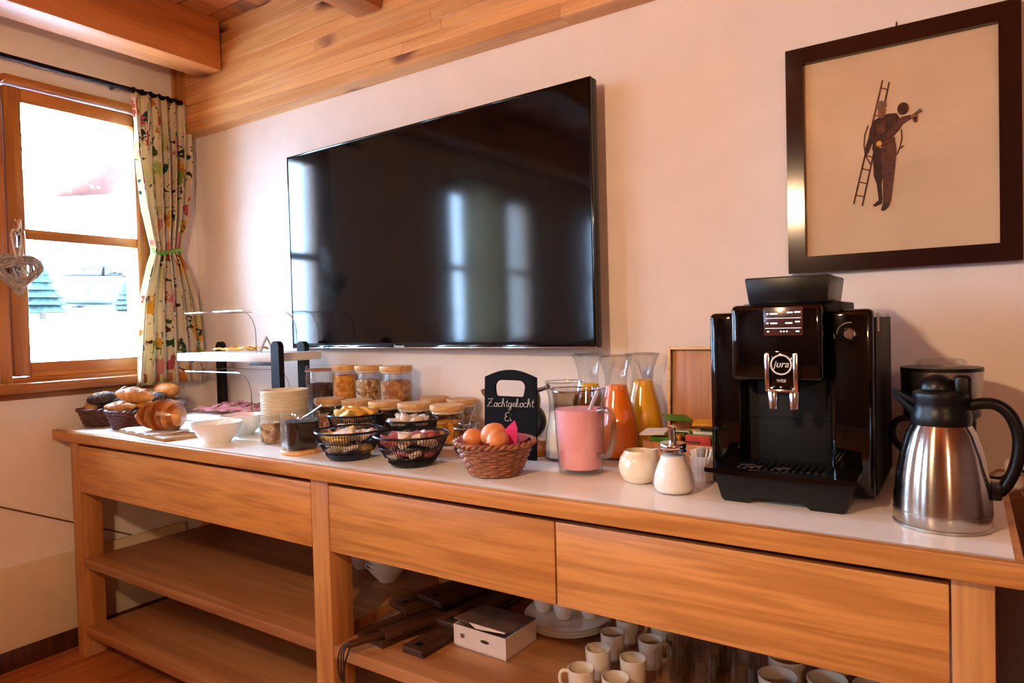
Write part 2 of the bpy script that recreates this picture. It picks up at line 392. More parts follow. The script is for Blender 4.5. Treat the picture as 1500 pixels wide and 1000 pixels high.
tag(G().box((.014, -2.72, .04), (.028, 5.2, .08), .003).build('baseboard_left', M['cab']), 'dark wooden baseboard under the windows', 'baseboard', None, 'structure')
# floor boards, each one its own piece; boards run along y
fl = tag(G().box((ROOM_X/2, ROOM_Y/2, -.06), (ROOM_X+.7, -ROOM_Y+.5, .08)).build('floor', M['floor'], smooth=False), 'reddish brown wooden board floor', 'floor', None, 'structure')
bme = G().box((0, 0, 0), (.146, 2.68, .02), .002, seg=1).mesh('floor_board', M['floor'])
for i in range(37):
    for j in range(2): link('floor_board', bme, fl, (.075+i*.148, -1.36-j*2.7+(.0 if i % 2 else .0), -.011))
# ceiling boards and beams
ce = tag(G().box((ROOM_X/2, ROOM_Y/2, CEIL+.06), (ROOM_X+.7, -ROOM_Y+.4, .06)).build('ceiling', M['beam_y'], smooth=False), 'wooden plank ceiling between exposed beams', 'ceiling', None, 'structure')
cme = G().box((0, 0, 0), (ROOM_X, .138, .03), .004, seg=1).mesh('ceiling_board', M['beam_y'])
for i in range(38): link('ceiling_board', cme, ce, (ROOM_X/2, -.075-i*.142, CEIL+.015))
def beam(name, label, cx, wdt):
    o = G().box((0, 0, 0), (wdt, -ROOM_Y-.1, .23), .006).build(name, M['beam_y'], None, (cx, ROOM_Y/2-.045, 2.645))
    return tag(o, label, 'beam', None, 'structure')
beam('trim_1', 'ceiling beam running beside the window wall', .32, .16)
beam('trim_2', 'ceiling beam ending above the middle of the television', 1.345, .13)
beam('trim_3', 'ceiling beam above the right end of the sideboard', 2.45, .13)
beam('trim_4', 'ceiling beam at the far right of the room', 3.6, .13)
# laminated wall beam: every lamella is a piece
lb = struct('trim_5', 'thick glued laminated pine beam along the top of the back wall', 'beam')
lz = 2.303
while lz < CEIL-.01:
    h = min(random.choice((.042, .045, .048)), CEIL-.002-lz); x = .03
    while x < ROOM_X-.05:
        L = random.uniform(.9, 2.2); x2 = min(x+L, ROOM_X-.02)
        dy = random.uniform(0, .0012)
        G().box((0, 0, 0), (x2-x-.0006, .078, h-.0005), .0012, seg=1).build('lamella', M['beam'], lb, ((x+x2)/2, -.0395-dy, lz+h/2)); x = x2
    lz += h
tag(G().box((.012, -.055, 2.49), (.024, .1, .3), .004).tube([(.05, -.07, 2.40), (.05, -.07, 2.62)], .03, 12).build('trim_6', M['win']), 'short dark wooden post in the corner under the beam', 'trim', None, 'structure')

# ------------------------------------------------------------------ windows
def window(name, y0, y1, label, single=False):
    w_ = struct(name, label, 'window'); x = -.05; fw = .05; z0, z1 = WZ0, WZ1
    fr = G()
    fr.box((x-.01, y0+fw/2, (z0+z1)/2), (.09, fw, z1-z0), .004).box((x-.01, y1-fw/2, (z0+z1)/2), (.09, fw, z1-z0), .004)
    fr.build('frame', M['win'], w_)
    G().box((x-.01, (y0+y1)/2, z0+fw/2-.005), (.09, y1-y0-2*fw, fw-.01), .004).box((x+.005, (y0+y1)/2, z1-fw/2+.01), (.12, y1-y0-2*fw, fw-.02), .004).build('frame', M['win_y'], w_)
    mid = (y0+y1)/2
    for a, b in (((y0+fw+.004, y1-fw+.02),) if single else ((mid+.004, y1-fw-.004), (y0+fw+.004, mid-.004))):
        st = .062; sa, sb = z0+fw-.006, z1-fw+.012
        s = G().box((x+.012, a+st/2, (sa+sb)/2), (.06, st, sb-sa), .006).box((x+.012, b-st/2+.0, (sa+sb)/2), (.06, st, sb-sa), .006).build('sash', M['win'], w_)
        G().box((x+.012, (a+b)/2, sa+.026), (.058, b-a-2*st, .062), .005).box((x+.012, (a+b)/2, sb-.03), (.058, b-a-2*st, .06), .005).build('sash_rail', M['win_y'], s)
        G().box((x+.012, (a+b)/2, 1.762), (.05, b-a-2*st, .044), .005).build('muntin', M['win_y'], s)
        for p0, p1 in ((sa+.057, 1.74), (1.784, sb-.06)):
            G().box((x, (a+b)/2, (p0+p1)/2), (.006, b-a-2*st+.01, p1-p0)).build('pane', M['pane'], s, smooth=False)
    G().box((.0, 0, 0), (.02, .03, .12), .004).tube([(.01, 0, .0), (.05, 0, 0), (.055, 0, -.02), (.055, 0, -.12)], .008, 10).build('handle', M['chrome'], w_, (x+.052, (y0+fw+.03) if single else mid+.02, 1.76))
    sl = G().box((.025, (y0+y1)/2, z0+.0), (.1, y1-y0+.08, .04), .006).box((-.003, (y0+y1)/2, z0-.035), (.012, y1-y0+.02, .03), .002).build('window_sill', M['win_y'], w_)
    return w_
window('window_1', *OPEN[0], 'wooden casement window with floral curtain overlooking snow', True)
window('window_2', *OPEN[1], 'wooden window farther along the left wall behind the viewer')
window('window_3', *OPEN[2], 'last wooden window along the left wall behind the viewer')
for i, (a, b) in enumerate(OPEN):     # light portals only guide sky sampling through the openings
    ld = bpy.data.lights.new('daylight_portal', 'AREA'); ld.shape = 'RECTANGLE'; ld.size = WZ1-WZ0; ld.size_y = b-a
    ld.cycles.is_portal = True
    lo = bpy.data.objects.new('daylight_portal', ld); COL.objects.link(lo); lo.location = (-.12, (a+b)/2, (WZ0+WZ1)/2); lo.rotation_euler = (0, -PI/2, 0)

# ------------------------------------------------------------------ curtain rod, curtains, heart
RODZ = 2.452
rod = thing('curtain_rod', 'thin dark iron curtain rod above the window', 'curtain rod', (.06, -.09, RODZ))
G().tube([(0, 0, 0), (0, -.95, 0)], .011, 12).build('rod', M['rod'], rod)
G().ball((0, 0, 0), (.014, .014, .014), 12, 8).build('finial', M['rod'], rod)
for y in (-.3, -.88): G().tube([(-.058, y, .0), (0, y, 0)], .007, 8).build('bracket', M['rod'], rod)
def curtain(label, y_side, loc_y, mirror=1, phase=0.0):
    c = thing('curtain', label, 'curtain', (.075, loc_y, 1.10), 0, None)
    nu, nv = 150, 60; H = 1.335
    keys = [(0, .172, .04, .0), (.3, .13, .042, 0), (.42, .082, .036, 0), (.465, .058, .026, 0), (.5, .068, .03, 0), (.62, .1, .04, 0), (.8, .13, .04, 0), (1, .137, .03, 0)]
    def key(t, k):
        for a, b in zip(keys, keys[1:]):
            if a[0] <= t <= b[0]:
                f = (t-a[0])/(b[0]-a[0]); f = f*f*(3-2*f) if k == 2 else f; return a[k]*(1-f)+b[k]*f
        return keys[-1][k]
    def fn(u, v):
        hw = key(v, 1); A = key(v, 2); uu = u+.012*math.sin(6*u+3*v)
        ph = 2*PI*6*uu+phase+.5*math.sin(4*v)
        y = (u-.5)*2*hw*mirror+.011*math.sin(ph*2+1)
        y += .02*(1-abs(v-.465)*1.4)*0
        return (A*math.sin(ph)+.006*math.sin(9*u+5*v), y, v*H)
    g = G().grid(fn, nu, nv); me = g.mesh('curtain_cloth', M['curtain'], angle=180)
    uvl = me.uv_layers.new(name='UVMap')
    # cloth coordinates in metres: about 1.1 m of fabric gathered
    vs = [(i/(nu-1)*1.1, j/(nv-1)*H) for j in range(nv) for i in range(nu)]
    if len(me.vertices) == len(vs):
        for lp in me.loops: uvl.data[lp.index].uv = vs[lp.vertex_index]
    o = link('cloth', me, c); sd = o.modifiers.new('thickness', 'SOLIDIFY'); sd.thickness = .0025
    rt = .058*1.12
    G().tube([(.036*math.cos(2*PI*i/40), rt*1.02*math.sin(2*PI*i/40), .012*math.sin(4*PI*i/40)) for i in range(40)], .0075, 8, True).build('tie_band', M['ring'], c, (0, 0, H*.465))
    for k in range(7):
        y = -.12+k*.04
        G().lathe([(.013, -.003), (.016, -.003), (.016, .003), (.013, .003), (.013, -.003)], 20, M=T(-.015, y, RODZ-1.10)@Matrix.Rotation(PI/2, 4, 'X')).build('ring', M['rod'], c)
    return c
curtain('floral cotton curtain gathered by a green tie in the corner', 0, -.2)
def far_curtain(y, label):
    c = thing('curtain', label, 'curtain', (.07, y, 1.1))
    G().grid(lambda u, v: (.025*math.sin(2*PI*5*u), (u-.5)*.25, v*1.3), 60, 6).build('cloth', M['curtain'], c, angle=180)
    G().tube([(-.068, 0, 1.3), (.0, 0, 1.31), (.0, .13, 1.31), (0, -.13, 1.31), (0, 0, 1.31)], .008, 8).build('rail', M['rod'], c)
far_curtain(-2.06, 'floral curtain on the corner side of the second window')
far_curtain(-2.33, 'floral curtain in the middle of the second window')

ht = thing('wicker_heart', 'white-washed twig heart hanging on the window handle', 'decoration', (.045, -.802, 1.60))
def heartp(t, s):
    x = 16*math.sin(t)**3; z = 13*math.cos(t)-5*math.cos(2*t)-2*math.cos(3*t)-math.cos(4*t); return x*s, z*s
hg = G(); rnd = random.Random(3)
for k in range(20):
    s = .0054*rnd.uniform(.55, 1.02); ph = rnd.uniform(0, 6); dp = rnd.uniform(-.022, .022)
    pts = []
    for i in range(48):
        t = 2*PI*i/48; x, z = heartp(t, s); pts.append((dp+.008*math.sin(3*t+ph), x+.004*math.sin(5*t+ph), z+.004*math.sin(4*t+ph*2)))
    hg.tube(pts, rnd.uniform(.0022, .004), 5, True)
hg.build('heart_frame', M['twig'], ht)
hg = G()
for k in range(60):
    t1, t2 = rnd.uniform(0, 2*PI), rnd.uniform(0, 2*PI); a = heartp(t1, .0047); b = heartp(t2, .0047); bl = rnd.choice((-1, 1))*rnd.uniform(.016, .045)
    hg.tube([(bl*math.sin(PI*i/10), a[0]+(b[0]-a[0])*i/10, a[1]+(b[1]-a[1])*i/10+.006*math.sin(PI*i/10)) for i in range(11)], rnd.uniform(.002, .0038), 5)
hg.build('twig_wrap', M['twig'], ht)
G().tube([(0, 0, .035), (.004, -.012, .09), (.004, -.02, .15), (.0, -.012, .168), (0, .008, .166), (.004, .016, .14), (.002, .008, .08), (0, .003, .035)], .0035, 6).build('hanging_loop', M['twine'], ht)

# ------------------------------------------------------------------ television
TX, TZ, TW, TH = .7712, 1.2565, 1.508, .831
tv = thing('television', 'large black flat television hung on the wall', 'television', (TX, .0295, TZ), -.04)
G().box((TW/2, -.05, TH/2), (TW, .036, TH), .004).build('housing', M['black'], tv)
G().box((TW/2+.1, -.024, TH/2-.1), (.4, .018, .35), .003).build('wall_mount', M['black'], tv)
G().box((TW/2, -.0695, TH/2+.006), (TW-.02, .003, TH-.03), .0).build('screen', M['screen'], tv, smooth=False)
bz = G()
bz.box((TW/2, -.069, .006), (TW, .006, .012), .001).box((TW/2, -.069, TH-.003), (TW, .006, .006), .001)
bz.box((.003, -.069, TH/2), (.006, .006, TH-.012), .001).box((TW-.003, -.069, TH/2), (.006, .006, TH-.012), .001)
bz.build('bezel', M['gloss'], tv)
G().box((TW/2, -.0725, .002), (TW, .003, .004), .001).build('metal_strip', M['chrome'], tv)
text_mesh('brand_lettering', 'Panasonic', .014, M['whitepl'], tv, (.655, -.0725, .0075), (PI/2, 0, 0))

# ------------------------------------------------------------------ picture
PX0, PX1, PZ0, PZ1 = 2.823, 3.333, 1.453, 2.05
pc = thing('framed_picture', 'framed print of a chimney sweep carrying a ladder', 'picture', (PX0, 0, PZ0))
PW, PH = PX1-PX0, PZ1-PZ0; fb = .043
def mitre(x0, z0, x1, z1, x2, z2, x3, z3): return G().prism([(x0, z0), (x1, z1), (x2, z2), (x3, z3)], -.032, -.004)
for q in ((0, 0, PW, 0, PW-fb, fb, fb, fb), (0, PH, fb, PH-fb, PW-fb, PH-fb, PW, PH), (0, 0, fb, fb, fb, PH-fb, 0, PH), (PW, 0, PW, PH, PW-fb, PH-fb, PW-fb, fb)):
    mitre(*q).build('frame_side', M['frame'], pc, smooth=False)
pr_ = G().box((PW/2, -.012, PH/2), (PW-2*fb, .004, PH-2*fb)).build('print', M['print'], pc, smooth=False)
G().box((PW/2, -.0215, PH/2), (PW-2*fb, .002, PH-2*fb)).build('glazing', M['picglass'], pc, smooth=False)
G().tube([(.26, -.002, PH), (.26, -.008, PH+.012), (.26, -.002, PH+.02)], .002, 6).build('hook', M['rod'], pc)
# drawing: thin flat shapes on the paper (x, z in metres inside the frame; y layer)
def px(u, v):   # drawing coordinates -> frame coordinates
    return ((u-1220)/180*.232+2.942-PX0, (90-v)/230*.385+1.967-PZ0)
def shape(name, mat, pts, layer):
    P = [px(*p) for p in pts]; G().prism(P, -.0142-layer*.0006, -.0139).build(name, mat, pr_, smooth=False)
def Z2(x, y): return (1220+x*180/783, 90+y*230/1000)
def sh(name, mat, pts, layer): shape(name, M[mat], [Z2(*p) for p in pts], layer)
def bar(name, mat, a, b, wd, layer):
    d = Vector((b[0]-a[0], b[1]-a[1])).normalized(); n = Vector((-d.y, d.x))*wd/2
    sh(name, mat, [(a[0]+n.x, a[1]+n.y), (b[0]+n.x, b[1]+n.y), (b[0]-n.x, b[1]-n.y), (a[0]-n.x, a[1]-n.y)], layer)
bar('ladder_rail', 'ink2', (370, 100), (135, 890), 14, 1); bar('ladder_rail', 'ink2', (420, 120), (202, 908), 14, 1)
for k in range(9):
    f = .06+k*.108; bar('ladder_rung', 'ink2', (370-235*f, 100+790*f), (420-218*f, 120+788*f), 8, 1)
def ell(cx, cy, rx, ry, n=16): return [(cx+rx*math.cos(2*PI*i/n), cy+ry*math.sin(2*PI*i/n)) for i in range(n)]
sh('trouser_leg', 'ink', [(290, 535), (370, 540), (365, 700), (352, 780), (358, 885), (330, 890), (315, 770), (292, 720)], 2)
sh('trouser_leg', 'ink2', [(360, 500), (455, 490), (468, 560), (455, 680), (440, 780), (420, 905), (362, 910), (362, 760), (352, 620)], 3)
sh('boot', 'ink', [(355, 880), (352, 905), (300, 922), (282, 912), (320, 885)], 4); sh('boot', 'ink', [(362, 905), (415, 900), (405, 930), (368, 957), (345, 948)], 4)
sh('jacket', 'ink', [(300, 355), (350, 335), (410, 325), (470, 330), (505, 380), (500, 430), (440, 480), (440, 500), (285, 545), (295, 470), (280, 420)], 4)
sh('arm', 'ink', [(305, 360), (270, 400), (255, 470), (225, 540), (225, 585), (255, 560), (290, 490), (320, 420)], 5)
sh('arm', 'ink2', [(390, 450), (470, 400), (510, 360), (575, 355), (590, 375), (520, 405), (470, 450), (400, 485)], 5)
sh('belt', 'ink2', [(285, 530), (455, 480), (458, 500), (286, 548)], 5); sh('belt_buckle', 'gold', ell(338, 512, 22, 18), 6)
sh('scarf', 'ink2', [(315, 390), (390, 360), (385, 440), (330, 450)], 6)
sh('face', 'ink3', ell(360, 300, 30, 38), 5); sh('cap', 'inkg', [(318, 280), (325, 240), (360, 232), (395, 250), (397, 275), (350, 283)], 6); sh('beard', 'ink3', ell(362, 325, 22, 24), 6)
sh('brush_head', 'ink', ell(518, 308, 42, 40), 4); sh('hand_brush', 'inkg', [(598, 350), (645, 325), (660, 345), (612, 362)], 6); sh('hand', 'ink3', ell(600, 370, 26, 18), 6); sh('brush_tuft', 'ink2', ell(606, 392, 16, 18), 6)
for pts in ([(255, 380), (228, 440), (222, 510), (235, 580), (270, 640)], [(505, 440), (508, 500), (490, 560), (468, 600)], [(490, 560), (520, 548)]):
    for a, b in zip(pts, pts[1:]): bar('rope', 'ink2', a, b, 9, 3)

# ------------------------------------------------------------------ sideboard and worktop
YF, TOPZ, D_B, SHZ = -.664, .902, .6925, .415; SHE = SHZ+.0006
sb = thing('sideboard', 'long larch sideboard with three drawers and open shelves', 'sideboard', (0, 0, 0))
def leg(x0, x1, y0, y1): G().box(((x0+x1)/2, (y0+y1)/2, TOPZ/2), (x1-x0, y1-y0, TOPZ), .003).build('leg', M['side_v'], sb)
for x0, x1 in ((.108, .178), (1.610, 1.684), (3.198, 3.258)):
    leg(x0, x1, YF, YF+.085); leg(x0, x1, -.10, -.02)
    G().box(((x0+x1)/2, (YF+.085-.10)/2, TOPZ-.05), ((x1-x0)*.6, -.10-YF-.085, .1), .003).build('side_rail', M['side'], sb)
G().box((1.68, -.03, TOPZ-.05), (3.0, .02, .1), .002).build('back_rail', M['side'], sb)
G().box((1.68, YF+.03, TOPZ-.006), (3.0, .03, .012), .001).build('front_rail', M['side'], sb)
def drawer(x0, x1):
    d = G().box(((x0+x1)/2, YF+.012, (D_B+.884)/2), (x1-x0, .022, .884-D_B), .002).build('drawer_front', M['side'], sb)
    bx = G().box(((x0+x1)/2, YF+.3, D_B+.02), (x1-x0-.03, .55, .012)); 
    for s in (x0+.02, x1-.02): bx.box((s, YF+.3, D_B+.085), (.014, .55, .14))
    bx.box(((x0+x1)/2, YF+.57, D_B+.085), (x1-x0-.03, .014, .14)); bx.build('drawer_box', M['side'], d)
drawer(.181, 1.607); drawer(1.687, 2.4385); drawer(2.4425, 3.195)
def shelf(x0, x1, z, y0=YF+.004): G().box(((x0+x1)/2, (y0-.03)/2, z-.018), (x1-x0, -.03-y0, .036), .003).build('shelf', M['shelfw'], sb)
for z in (SHZ, .128): shelf(.179, 1.609, z); shelf(1.685, 3.197, z)
ZC = .946
wt = thing('worktop', 'long worktop with white laminate surface and wooden edges', 'worktop', (0, 0, .902))
G().box((1.652, -.348, .021), (3.288, .684, .042), .004).build('slab', M['side'], wt)
G().box((1.652, -.341, .0435), (3.262, .668, .0010+.0), 0).box((1.652, -.341, .0432), (3.262, .668, .0016)).build('laminate', M['lam'], wt, smooth=False)
dc = thing('low_cabinet', 'dark reddish brown cabinet standing beyond the right end of the worktop', 'cabinet', (3.33, -.02, 0))
G().box((.3, -.28, .47), (.6, .54, .92), .006).build('body', M['cab'], dc)
G().box((.3, -.5575, .5), (.56, .014, .78), .004).build('door', M['cab'], dc)
G().ball((.07, -.573, .55), (.011, .011, .011), 12, 8).build('knob', M['gold'], dc)

# ------------------------------------------------------------------ coffee machine
X0, X1, MY = 2.727, 3.065, -.415
cmx = thing('coffee_machine', 'tall black automatic coffee machine with display and chrome spout', 'coffee machine', ((X0+X1)/2, MY, ZC))
ox, oz = (X0+X1)/2, ZC
def L(x, z): return x-ox, z-oz
bw = X1-X0
# body towers left/right of a recessed dispensing bay
g = G(); g.box((0, .19, .2), (bw, .3, .39), .006)                                            # rear block
g.box((-bw/2+.036, .018, .205), (.072, .06, .395), .012, seg=3)                              # left tower (water tank)
g.box((bw/2-.042, .018, .205), (.084, .06, .395), .012, seg=3)
g.build('body', M['gloss'], cmx)
G().box((bw/2+.0015, .17, .2), (.003, .33, .37), .001).build('side_panel', M['matte'], cmx)
G().box((-.011, -.012, .335), (.186, .11, .165), .012, seg=3).build('front_head', M['gloss'], cmx)
G().box((-.011, .036, .14), (.186, .01, .235), .002).box((-.011, .029, .165), (.186, .006, .003)).build('bay_panel', M['matte'], cmx)
g = G().box((0, .0, 0), (.172, .2, .058), .004)
o = g.build('bean_lid', M['black'], cmx, (.008, .055, .4475)); 
for v in o.data.vertices:
    if v.co.z > 0: v.co.x *= 1.0; 
    else: v.co.x *= .93; v.co.y *= .93
G().box((.01, .085, .409), (.2, .2, .022), .003).build('hopper_collar', M['matte'], cmx)
# display
sc_ = G().box((0, 0, 0), (.078, .003, .06), .001).build('display', M['lcd'], cmx, (.006, -.068, .381))
tg = G()
for zz in (.0065, -.0145): tg.box((0, -.0017, zz), (.072, .0008, .0009))
for xx, zz, ww in ((-.018, .016, .016), (.014, .018, .012), (-.018, -.004, .014), (.012, -.004, .014), (-.031, .016, .004), (-.031, -.004, .004), (.029, .0185, .012), (.029, -.0015, .009), (-.03, -.0215, .004), (-.004, -.0215, .003), (.002, -.0215, .003), (.008, -.0215, .003), (.029, -.0215, .007)):
    tg.box((xx, -.0017, zz), (ww, .0008, .0028))
tg.build('menu_text', M['lcdtxt'], sc_)
# spout
sx, sz = 2.902-ox, 1.225-ZC
sp = G().box((0, .02, 0), (.046, .05, .078), .006).build('spout', M['gloss'], cmx, (sx, -.085, sz))
for s in (-1, 1):
    G().box((s*.028, .016, -.004), (.010, .05, .082), .003).build('spout_cheek', M['chrome'], sp)
    G().lathe([(.0105, 0), (.0115, .012), (.0085, -.045), (.0055, -.045), (.006, 0)][:1]+[(.0118, -.002), (.0092, -.048), (.0062, -.048), (.0062, 0)], 16).build('nozzle', M['chrome'], sp, (s*.0205, .012, -.034))
G().box((0, .0, -.0415), (.05, .035, .006), .002).build('spout_base', M['chrome'], sp)
G().lathe([(.0185, -.0012), (.0215, -.0012), (.0215, .0012), (.0185, .0012), (.0185, -.0012)], 36, M=T(0, -.0065, .012)@Matrix.Rotation(PI/2, 4, 'X')).build('logo_ring', M['logo'], sp)
text_mesh('logo_lettering', 'jura', .0195, M['logo'], sp, (0, -.0065, .0125), (PI/2, 0, 0), shear=.25)
text_mesh('model_lettering', 'WE8', .009, M['logo'], sp, (0, -.0062, -.022), (PI/2, 0, 0))
# knob
kn = G().lathe([(0, .016), (.009, .0155), (.0125, .012), (.0138, .004), (.0138, 0)], 24, M=Matrix.Rotation(PI/2, 4, 'X')).build('steam_knob', M['chrome'], cmx, (3.021-ox, -.012, 1.297-ZC))
G().tube([(.024*math.cos(a), 0, .024*math.sin(a)) for a in [PI*.45+i*PI*.06 for i in range(10)]], .0011, 6).build('dial_arc', M['steel'], cmx, (3.021-ox, -.0128, 1.297-ZC))
# drip tray
g = G()
prof = [(-.135, .062), (-.118, .006), (-.112, 0), (-.06, 0), (-.052, .012), (.045, .012), (.06, 0), (.118, 0), (.125, .004), (.138, .062)]
g.prism(prof, -.118, .02); g.build('drip_base', M['black'], cmx, (.004, 0, 0), smooth=False)
g = G(); P = []
for i in range(21):
    x = -.152+.295*i/20; P.append((x, -.128-.012*math.sin(PI*i/20)))
vs = [(x, y, z) for z in (.060, .070) for x, y in P+[(.143, .02), (-.152, .02)]]; n = len(P)+2
g.put(vs, [tuple(range(n)), tuple(range(2*n-1, n-1, -1))]+[(i, (i+1) % n, (i+1) % n+n, i+n) for i in range(n)])
dt = g.build('drip_tray', M['gloss'], cmx, (.004, 0, 0), smooth=False)
gg = G()
for i in range(13): gg.box((-.085+i*.014, -.06, .0715), (.007, .085, .003), .001)
gg.build('grid', M['black'], dt)
for x, y in ((-.075, -.075), (-.055, -.09), (.0, -.085)): G().box((0, 0, 0), (.03, .012, .0012), 0).build('sticker', M['steel'], dt, (x, y, .0735), (0, 0, .5))
for sx_ in (-.14, .14): G().box((sx_, .32, .004), (.03, .03, .008), .002).build('foot', M['black'], cmx)
G().box((bw/2+.0032, .05, .37), (.001, .028, .03)).build('side_label', M['card'], cmx)

# ------------------------------------------------------------------ thermos jug
th = thing('thermos_jug', 'brushed steel thermos jug with black spout and handle', 'thermos', (3.182, -.515, ZC))
G().lathe([(0, 0), (.074, 0), (.0785, .006), (.0785, .03), (.078, .05), (.074, .09), (.066, .135), (.056, .17), (.047, .187), (0, .187)], 56).build('body', M['brushed'], th)
G().lathe([(.0792, .028), (.0792, .030)], 56).lathe([(.076, 0), (.0795, .002), (.0795, .006), (.0785, .007)], 56).build('base_ring', M['steel'], th)
col_ = G().lathe([(.0475, .183), (.0485, .19), (.049, .205), (.046, .212), (.045, .225), (.047, .235), (.046, .243), (.03, .25), (0, .251)], 48)
col_.build('collar', M['black'], th)
def spoutf(u, v):
    a = (u-.5)*2*(1-v)*1.0; r = .044+.038*v; return (-r*math.cos(a)*1.0, r*math.sin(a)*(1-v*.75), .205+.034*(.25+.75*v)+(.012*(abs(u-.5)*2)**2 if True else 0))
G().grid(spoutf, 15, 8).grid(lambda u, v: (lambda p: (p[0]*.97, p[1]*.9, p[2]-.006-.02*(1-v)))(spoutf(u, v)), 15, 8).build('pouring_spout', M['black'], th, (.004, 0, 0))
G().ball((0, 0, .248), (.03, .026, .03), 24, 12).build('lid', M['black'], th, (-.004, 0, 0))
G().box((.034, 0, .252), (.028, .03, .05), .008, seg=3).build('thumb_lever', M['black'], th)
hp = [(.045, 0, .222), (.065, 0, .226), (.085, 0, .224), (.103, 0, .208), (.114, 0, .18), (.116, 0, .15), (.110, 0, .115), (.098, 0, .085), (.086, 0, .068)]
def smooth_path(p, n=6):
    p = [Vector(q) for q in p]; out = []
    for i in range(len(p)-1):
        a, b, c, d = p[max(i-1, 0)], p[i], p[i+1], p[min(i+2, len(p)-1)]
        for k in range(n):
            t = k/n; out.append(.5*((2*b)+(c-a)*t+(2*a-5*b+4*c-d)*t*t+(3*b-a-3*c+d)*t**3))
    return out+[p[-1]]
G().tube(smooth_path(hp), .0105, 12).box((.08, 0, .07), (.022, .026, .03), .004).build('handle', M['black'], th)

# ------------------------------------------------------------------ filter coffee maker behind the thermos
fm = thing('filter_coffee_maker', 'small steel and black filter coffee maker behind the thermos', 'coffee maker', (3.175, -.2, ZC))
G().box((0, .0, .014), (.15, .2, .028), .006).box((0, .075, .13), (.13, .05, .22), .008).build('base', M['black'], fm)
G().lathe([(.06, .175), (.078, .21), (.079, .266), (.0, .266)], 40).build('head', M['steel'], fm)
G().lathe([(.0795, .262), (.0795, .27), (0, .271)], 40).build('head_rim', M['black'], fm)
G().lathe([(0, .272), (.044, .272), (.046, .276), (.040, .286), (.041, .288), (.048, .284), (.05, .272)], 32).build('glass_lid', M['glass'], fm)
G().lathe([(0, .03), (.055, .03), (.065, .06), (.066, .11), (.05, .15), (.045, .165), (.043, .165), (.05, .145), (.063, .11), (.062, .06), (.05, .034), (0, .034)], 32, c=(0, -.02, 0)).build('glass_pot', M['glass'], fm)
G().lathe([(.052, .15), (.073, .165), (.073, .176), (0, .178)], 32, c=(0, -.01, 0)).build('filter_holder', M['black'], fm)
G().tube(smooth_path([(-.045, -.03, .16), (-.085, -.035, .15), (-.092, -.035, .11), (-.06, -.03, .07)]), .007, 8).build('pot_handle', M['black'], fm)
G().tube(smooth_path([(.06, .09, .02), (.11, .1, .012), (.13, .12, .03), (.16, .14, .022), (.2, .15, .01), (.24, .13, .01)]), .0035, 6).build('power_cord', M['black'], fm)

# ------------------------------------------------------------------ carafes, jugs
CAR = [(.052, 0), (.056, .004), (.060, .03), (.062, .07), (.058, .11), (.048, .15), (.036, .19), (.031, .215), (.034, .245), (.044, .275), (.052, .292)]
def carafe(label, loc, mat, fill, k=1.0, group=None):
    c = thing('glass_carafe', label, 'carafe', loc, 0, group)
    pr = [(r*k, z*k) for r, z in CAR]
    g = G().lathe([(0, .0005)]+pr+[(r-.0018, z) for r, z in reversed(pr)]+[(0, .006)], 40); g.build('glass_body', M['glass'], c)
    G().tube([((pr[-1][0]-.0009)*math.cos(2*PI*i/40), (pr[-1][0]-.0009)*math.sin(2*PI*i/40), pr[-1][1]) for i in range(40)], .0016, 6, True).build('rim', M['rim'], c)
    ins = [(r-.0028, max(z, .007)) for r, z in pr if z < fill]
    # radius at the fill line
    for (r0, z0), (r1, z1) in zip(pr, pr[1:]):
        if z0 <= fill <= z1: rf = r0+(r1-r0)*(fill-z0)/(z1-z0)
    G().lathe([(0, .007)]+ins+[(rf-.0028, fill), (0, fill)], 36).build('juice', mat, c); return c
carafe('glass carafe of deep orange juice behind the pink smoothie jug', (2.383, -.20, ZC), M['oj'], .208)
carafe('glass carafe of golden yellow juice beside the orange juice carafe', (2.413, -.075, ZC), M['yj'], .214)
carafe('glass carafe of amber juice mostly hidden behind the smoothie jug', (2.243, -.10, ZC), M['yj'], .2)
mc = thing('milk_carafe', 'glass carafe of white milk beside the blackboard', 'carafe', (2.259, -.285, ZC))
mp = [(.054, 0), (.058, .004), (.058, .03), (.053, .08), (.045, .125), (.043, .15), (.046, .18), (.056, .222)]
G().lathe([(0, .0005)]+mp+[(r-.0018, z) for r, z in reversed(mp)]+[(0, .006)], 40).build('glass_body', M['glass'], mc)
G().lathe([(0, .007), (.05, .007), (.055, .01), (.0555, .03), (.0505, .08), (.0425, .125), (.042, .135), (0, .135)], 36).build('milk', M['milk'], mc)
G().tube([(.055*math.cos(2*PI*i/40), .055*math.sin(2*PI*i/40), .222) for i in range(40)], .0018, 6, True).build('rim', M['rim'], mc)
pj = thing('smoothie_jug', 'glass handled jug full of pink smoothie', 'jug', (2.385, -.428, ZC), -.15)
jp = [(.055, 0), (.058, .003), (.060, .05), (.064, .12), (.068, .19), (.071, .214)]
def lip(u, v):
    a = 2*PI*u; j = v*(len(jp)-1); i = min(int(j), len(jp)-2); f = j-i
    r = jp[i][0]*(1-f)+jp[i+1][0]*f; z = jp[i][1]*(1-f)+jp[i+1][1]*f
    s = max(0, math.cos(a-PI*.93))**10*max(0, (v-.75)/.25); return ((r+.016*s)*math.cos(a), (r+.016*s)*math.sin(a), z-.004*s+.006*max(0, (v-.8)/.2)*math.cos(a)**2)
G().grid(lip, 48, 24, closeu=True).grid(lambda u, v: (lambda p: (p[0]*.965, p[1]*.965, p[2]+.004))(lip(u, v)), 48, 24, closeu=True).lathe([(0, 0), (.055, 0)], 48).lathe([(0, .014), (.056, .014)], 48).build('glass_body', M['glass'], pj)
